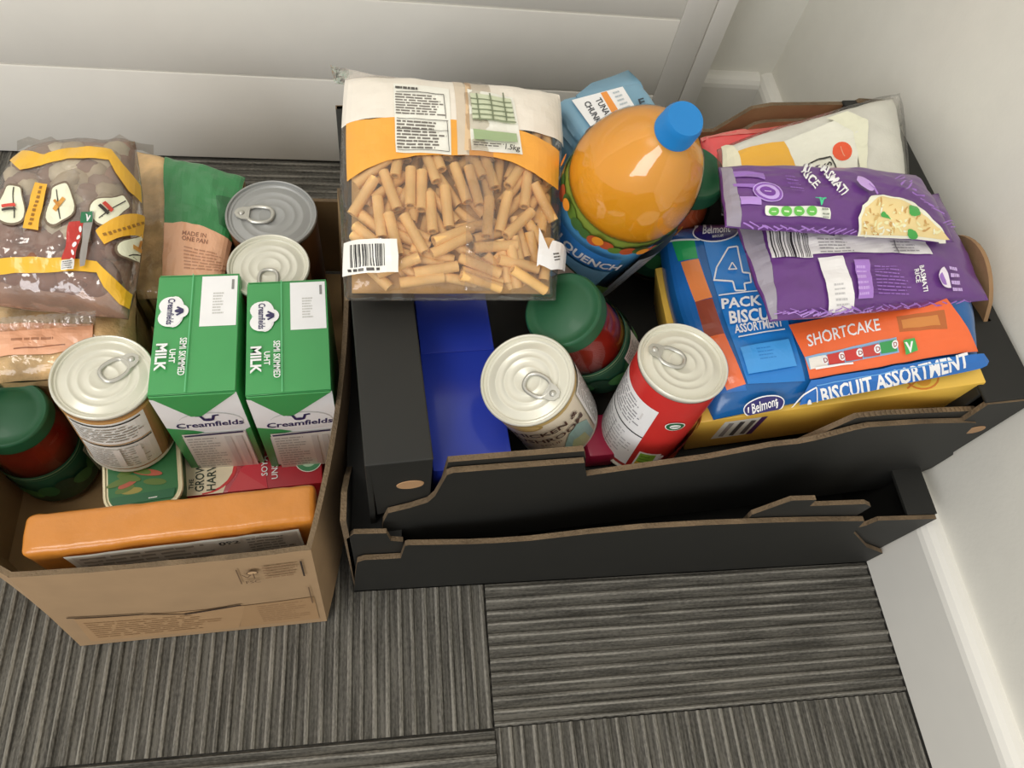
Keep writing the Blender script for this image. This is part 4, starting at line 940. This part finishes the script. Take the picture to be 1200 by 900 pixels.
a.poly(p5([(408, 512), (450, 516), (456, 545), (414, 540)]), '#43215c'); a.lines(p5([(395, 548), (510, 552), (530, 600), (410, 604)]), 5, '#8e8c8e', .35); a.lines(p5([(640, 560), (730, 562), (760, 600), (660, 602)]), 4, '#9a989a', .35); a.bar(*Z5(655, 560), *Z5(672, 604), 1, '#6c6a6c')
a.poly(p5([(398, 622), (482, 614), (515, 795), (430, 800)]), '#d9d7d6'); a.lines(p5([(450, 700), (495, 696), (506, 780), (460, 785)]), 5, '#b3b1b2', .4)
a.poly(p5([(518, 628), (570, 628), (582, 752), (532, 755)]), '#9a70bd'); a.lines(p5([(525, 640), (565, 640), (576, 745), (536, 748)]), 6, '#b795d2', .5); a.lines(p5([(585, 640), (690, 648), (720, 745), (600, 742)]), 9, '#8a5fae', .3)
a.text('BASMATI', *Z5(738, 648), 5.5, wh, 80, .02, w=29); a.text('RICE', *Z5(720, 660), 5.5, wh, 80, .02)
a.ell(*Z5(833, 686), 9.5, 12, '#d9cfe2', -18, 20, a0=90, a1=270); a.lines(p5([(838, 645), (870, 650), (888, 735), (850, 735)]), 4, '#b99fd0', .5); a.ell(*Z5(822, 690), 5, 7, '#8f66b2', -18, 16, a0=90, a1=270)
slashes(a, Z5(265, 808), Z5(960, 770), 46, '#a27cc4', 3); slashes(a, Z5(265, 800), Z5(960, 760), 30, '#8a5fae', 8)
a.build('printed_film', t, pw.map(.0004), (.0208, .0278))
src = [(842, 196), (1066, 206), (1116, 283), (852, 266)]
pw = Pillow(Wq([(842, 196, .335), (1074, 205, .325), (1118, 284, .318), (850, 266, .336)]), .018, .006, 3, 2.6, .6, .0018, 7, 6)
t = bag('rice_pouch', 'upper purple rice pouch, front upwards with picture of cooked rice, lying on the other pouch', 'pouch', pw); t['group'] = 'purple rice pouches'
pw.mesh(MB(), purd, 48, 36).build('pouch_film', t, True)
a = Art(src, .3, .3, pw=pw, clip=(.003, .003, .997, .997))
a.poly(p5([(60, 300), (108, 312), (138, 500), (150, 520), (60, 520)]), '#8d8794')
for y0, y1, x1 in ((325, 352, 215), (368, 384, 222)): a.poly(p5([(112, y0), (x1, y0+6), (x1+6, y1), (118, y1-8)]), '#8a63ad')
a.poly(p5([(135, 410), (205, 412), (208, 436), (140, 436)]), '#a884c8')
a.ell(*Z5(230, 394), 18, 10.5, '#b598d2', 14, 26); a.ell(*Z5(230, 394), 16.8, 9.5, '#7a4aa0', 14, 26); a.ell(*Z5(230, 394), 14, 7.6, '#b598d2', 14); a.ell(*Z5(230, 394), 9.5, 4.8, '#6a3590', 14); a.bar(*Z5(218, 394), *Z5(242, 396), 1.2, '#c9b2de')
a.text('BASMATI', *Z5(397, 312), 10.5, wh, 50, .025, w=44); a.text('RICE', *Z5(340, 330), 9.5, wh, 50, .025, w=25); a.lines(p5([(285, 340), (330, 345), (360, 400), (310, 395)]), 6, '#7f55a4', .3)
a.text('V', *Z5(396, 436), 8, '#3fc08a', 8, .05); a.bar(*Z5(386, 414), *Z5(425, 420), 1.6, '#3fc08a')
a.poly(p5([(222, 446), (434, 450), (436, 482), (228, 474)]), '#d8dcd0'); a.ell(*Z5(225, 460), 3, 4.6, '#d8dcd0')
for i in range(4): a.ell(*Z5(246+i*42, 461), 6.2, 4.2, '#5cae48'); a.bar(*Z5(238+i*42, 461), *Z5(254+i*42, 462), 1.2, '#c6e0b4')
a.lines(p5([(405, 454), (432, 455), (434, 480), (408, 478)]), 3, '#7c8478', .4)
a.ell(*Z5(553, 374), 12, 4.6, '#b795d2', 30); a.bar(*Z5(562, 374), *Z5(592, 404), 2, '#9a70bd')
a.poly(p5([(526, 532), (526, 482), (540, 444), (572, 420), (610, 412), (650, 418), (705, 434), (755, 470), (800, 512), (862, 564), (800, 552), (700, 540), (600, 536)]), '#ece2c8')
a.poly(p5([(536, 526), (536, 484), (548, 452), (578, 430), (612, 421), (650, 427), (700, 443), (745, 476), (790, 514), (835, 550), (700, 533), (600, 529)]), '#d8c38a')
rnd = random.Random(9)
for i in range(120):
    x = rnd.uniform(545, 800); y = rnd.uniform(430, 528)
    if y < 430+max(0, (x-640))*.55 or y < 430+max(0, 585-x)*.7: continue
    a.ell(*Z5(x, y), rnd.uniform(2, 3.6), 1.0, rnd.choice(('#e6d6a6', '#c4a566', '#efe4c4', '#b98f52')), rnd.uniform(0, 180), 8, layer=900)
for x, y in ((616, 478), (712, 466), (708, 528)):
    for dx, dy, r_ in ((0, 0, 6), (-6, -8, 4), (8, 4, 4)): a.ell(*Z5(x+dx, y+dy), r_, r_*.7, '#3f9a44', 20, 10, layer=901)
slashes(a, Z5(150, 500), Z5(520, 516), 24, '#9a70bd', 5); slashes(a, Z5(660, 350), Z5(850, 520), 16, '#8a5fae', 6)
a.build('printed_film', t, pw.map(.0004), (.0208, .0278))

# ------------------------------------------------------------------ bags in the cardboard box
Z1 = lambda x, y: (x/3, 150+y/3)
p1 = lambda pts: [Z1(*q) for q in pts]
def sack(name, label, quadp, top, bottom, fillm, seed, pu=5, pv=5, bulge=0):
    pw = Pillow(Wq(quadp), top, bottom, pu, pv, .5, .0025, 6, seed, bulge=bulge); t = bag(name, label, 'bag', pw); return pw, t
oat = mat('#c4a678', .7, var=.35, gain=1.3, bump=.35, bscale=300)
clear = film('clear_film', (.97, .965, .955), .10, .45, 55, .13)
# upright bag with green top and peach panel
qp = [(158, 178, .145), (288, 210, .145), (258, 352, .145), (148, 350, .145)]
pw, t = sack('oat_bag', 'bag of oats with dark green top and peach panel behind the milk cartons', qp, .012, .13, oat, 11)
pw.mesh(MB(), oat, 36, 36).build('oats', t, True)
out = Pillow([Vector(q) for q in pw.c], .0135, .131, 5, 5, .5, .0025, 6, 11, origin=pw.o)
out.mesh(MB(), clear, 36, 36).build('film', t, True)
src = [q[:2] for q in qp]; a = Art(src, .3, .35, pw=out, clip=(.004, .004, .996, .996))
a.poly(p1([(580, 90), (640, 100), (880, 180), (880, 360), (830, 420), (720, 350), (640, 332), (578, 336)]), '#2f7a45'); a.poly(p1([(650, 120), (760, 150), (740, 300), (640, 260)]), '#357f4b'); a.poly(p1([(760, 240), (840, 260), (820, 400), (770, 340)]), '#1f5e33')
a.poly(p1([(578, 336), (640, 332), (720, 350), (830, 420), (800, 560), (575, 560)]), '#d7a583')
a.text('MADE IN', *Z1(642, 378), 5, '#8f5f48', 8, .02); a.text('ONE PAN', *Z1(640, 396), 5, '#8f5f48', 10, .02); a.lines(p1([(648, 415), (800, 450), (790, 510), (648, 500)]), 7, '#b07f62', .4)
a.build('printed_film', t, out.map(.0005), (.0278, .0278))
# lower-left bag with peach panel
qp = [(-25, 318, .15), (160, 330, .15), (160, 438, .145), (-25, 452, .145)]
pw, t = sack('oat_bag', 'bag of oats with peach panel under the yellow-banded bag', qp, .014, .13, oat, 12)
pw.mesh(MB(), oat, 36, 30).build('oats', t, True)
out = Pillow([Vector(q) for q in pw.c], .0155, .131, 5, 5, .5, .0025, 6, 12, origin=pw.o)
out.mesh(MB(), clear, 36, 30).build('film', t, True)
src = [q[:2] for q in qp]; a = Art(src, .3, .35, pw=out, clip=(.004, .004, .996, .996))
a.poly(p1([(-70, 700), (330, 690), (330, 770), (180, 795), (-70, 820)]), '#d7a07e'); a.lines(p1([(40, 735), (240, 728), (240, 748), (40, 756)]), 1, '#a06f52', .4); a.bar(*Z1(50, 778), *Z1(230, 762), 1.4, '#8a5a40')
a.build('printed_film', t, out.map(.0005), (.0278, .0278))
# clear bag of mixed brown pieces with yellow bands
qp = [(32, 178, .212), (158, 166, .212), (150, 374, .190), (-28, 356, .190)]
pw, t = sack('snack_bag', 'crinkly clear bag of mixed brown and pale pieces with yellow bands', qp, .034, .03, None, 13, 3.5, 3.5, .10)
rnd = random.Random(21); mp = pw.map()
cols = [mat(c_, .6, var=.25, gain=1.0) for c_ in ('#9c7a68', '#8f5c44', '#dccdae', '#c8b698', '#96634a', '#a98c7a', '#e2d6ba')]
def lump(seed, m):
    bm = bmesh.new(); bmesh.ops.create_icosphere(bm, subdivisions=2, radius=1)
    for v in bm.verts:
        k = 1+.28*noise.noise(v.co*1.4+Vector((seed*3.1, 0, 0))); v.co = Vector((v.co.x*k*.0135, v.co.y*k*.0095, v.co.z*k*.0070))
    return MB().bm(bm, m).build('snack_piece', t, True)
protos = [lump(i, cols[i % 7]) for i in range(14)]
Pn = [(rnd.uniform(.08, .92), rnd.uniform(.08, .93)) for _ in range(900)]; kept = []
for u, v in Pn:
    if all((u-a_)**2+(v-b_)**2 > .0052 for a_, b_ in kept): kept.append((u, v))
placed = []
for i, (u, v) in enumerate(kept):
    src_o = protos[(0, 2, 3, 5, 6, 7, 9, 10, 12, 13)[i % 10]] if v < .66 else protos[(1, 4, 8, 11, 1, 4, 8, 11)[i % 8]]
    if src_o not in placed: o = src_o; placed.append(o)
    else: o = src_o.copy(); C.objects.link(o); o.parent = t
    p, n_ = mp(u, v); o.location = p-n_*(.0075+rnd.uniform(0, .003)); q = n_.to_track_quat('Z', 'Y'); o.rotation_mode = 'QUATERNION'
    from mathutils import Quaternion
    o.rotation_quaternion = q @ Quaternion((0, 0, 1), rnd.uniform(0, 6.28))
core = Pillow(pw.c, .024, .022, 3.5, 3.5, .5, .002, 6, 13, origin=pw.o)
tag(core.mesh(MB(), mat('#a88068', .6, var=.3, gain=1.1), 24, 24).build('snack_heap', t, True), kind='stuff')
pw.mesh(MB(), film('crinkly_film', (.95, .93, .91), .12, .8, 38, .3, .09), 44, 44).build('film', t, True)
src = [q[:2] for q in qp]; a = Art(src, .3, .35, pw=pw, clip=(.002, .002, .998, .998)); yb = '#e0a92e'
a.poly(p1([(75, 112), (160, 95), (250, 72), (390, 78), (405, 120), (330, 108), (240, 110), (160, 128), (72, 150)]), yb); a.poly(p1([(390, 78), (430, 130), (480, 190), (530, 240), (510, 285), (450, 225), (405, 160), (380, 110)]), yb)
a.poly(p1([(-60, 470), (100, 455), (230, 458), (340, 470), (350, 510), (230, 505), (100, 510), (-60, 530)]), yb); a.poly(p1([(340, 470), (385, 515), (440, 570), (478, 600), (472, 650), (420, 620), (365, 560), (340, 510)]), yb)
def badge(cx, cy, rot, s_=1):
    M_ = lambda x, y: Z1(cx+s_*(x*math.cos(R(rot))-y*math.sin(R(rot))), cy+s_*(x*math.sin(R(rot))+y*math.cos(R(rot))))
    for cx_, cy_, k in ((-70, 8, 0), (62, -12, 1)):
        for g, cc in ((1.12, '#6a5a48'), (1.0, '#e6dcc2')):
            a.poly([M_(cx_+g*34*math.cos(t)*(1+.25*math.sin(3*t+k)), cy_+g*62*math.sin(t)*(1+.16*math.cos(2*t+k))) for t in [2*math.pi*q/28 for q in range(28)]], cc)
    a.poly([M_(-14, -62), (M_(24, -62)), M_(14, 70), M_(-30, 70)], '#dfa52c'); a.bar(*M_(-70, -40), *M_(-58, 46), 1.2, '#2a2522'); a.bar(*M_(50, -50), *M_(72, 30), 1.2, '#2a2522')
    a.lines([M_(2, -55), M_(12, -55), M_(-4, 62), M_(-14, 62)], 9, '#8a5f1c', .6, 3); a.bar(*M_(54, 8), *M_(74, -30), 5, '#c98f3a'); a.bar(*M_(48, -20), *M_(66, -4), 3, '#b5792c'); a.bar(*M_(-92, 18), *M_(-58, 8), 4, '#c03a2c'); a.bar(*M_(-90, 30), *M_(-56, 20), 3, '#2a2522')
badge(132, 275, 8, 1.25); badge(432, 360, 62, 1.2)
a.poly(p1([(250, 345), (300, 335), (272, 468), (222, 470)]), '#b02f28'); a.poly(p1([(300, 330), (338, 300), (300, 490), (285, 495)]), '#8a8580'); a.poly(p1([(290, 308), (335, 300), (328, 345), (285, 345)]), '#1f6a45'); a.text('V', *Z1(298, 338), 8, wh, 10, .04)
for i in range(5): a.ell(*Z1(285-i*7, 365+i*28), 2.6, 3.2, '#e6e2da')
a.poly(p1([(226, 474), (270, 472), (264, 505), (228, 505)]), '#c9c7c4'); a.lines(p1([(228, 476), (268, 474), (262, 503), (230, 503)]), 4, '#6a6864', .5)
a.build('printed_film', t, pw.map(.0006), (.0227, .0227))
# crimped top seal and folded strip of the snack bag
vs = []
for i in range(13):
    x = 20+160*i/12; y = 171-5*math.sin(i*.9)-3*(i % 2); vs += [tuple(at(x, y-6+2*(i % 3), .222)-pw.o), tuple(at(x, y+6, .213)-pw.o)]
MB().add(vs, [(2*i, 2*i+1, 2*i+3, 2*i+2) for i in range(12)], film('seal_film', (.86, .85, .82), .2, .6, 90, .35)).build('crimped_seal', t, True)
vs = []
for i in range(25):
    x = 0+112*i/24; y = 381-8*i/24; l = .226+.0022*math.sin(i*1.9); vs += [tuple(at(x, y-9, l)-pw.o), tuple(at(x, y, l+.004)-pw.o), tuple(at(x, y+8, l-.003)-pw.o)]
MB().add(vs, [(3*i+k, 3*i+k+1, 3*i+k+4, 3*i+k+3) for i in range(24) for k in (0, 1)], film('fold_film', (.85, .80, .76), .12, .6, 120, .55)).build('folded_strip', t, True)
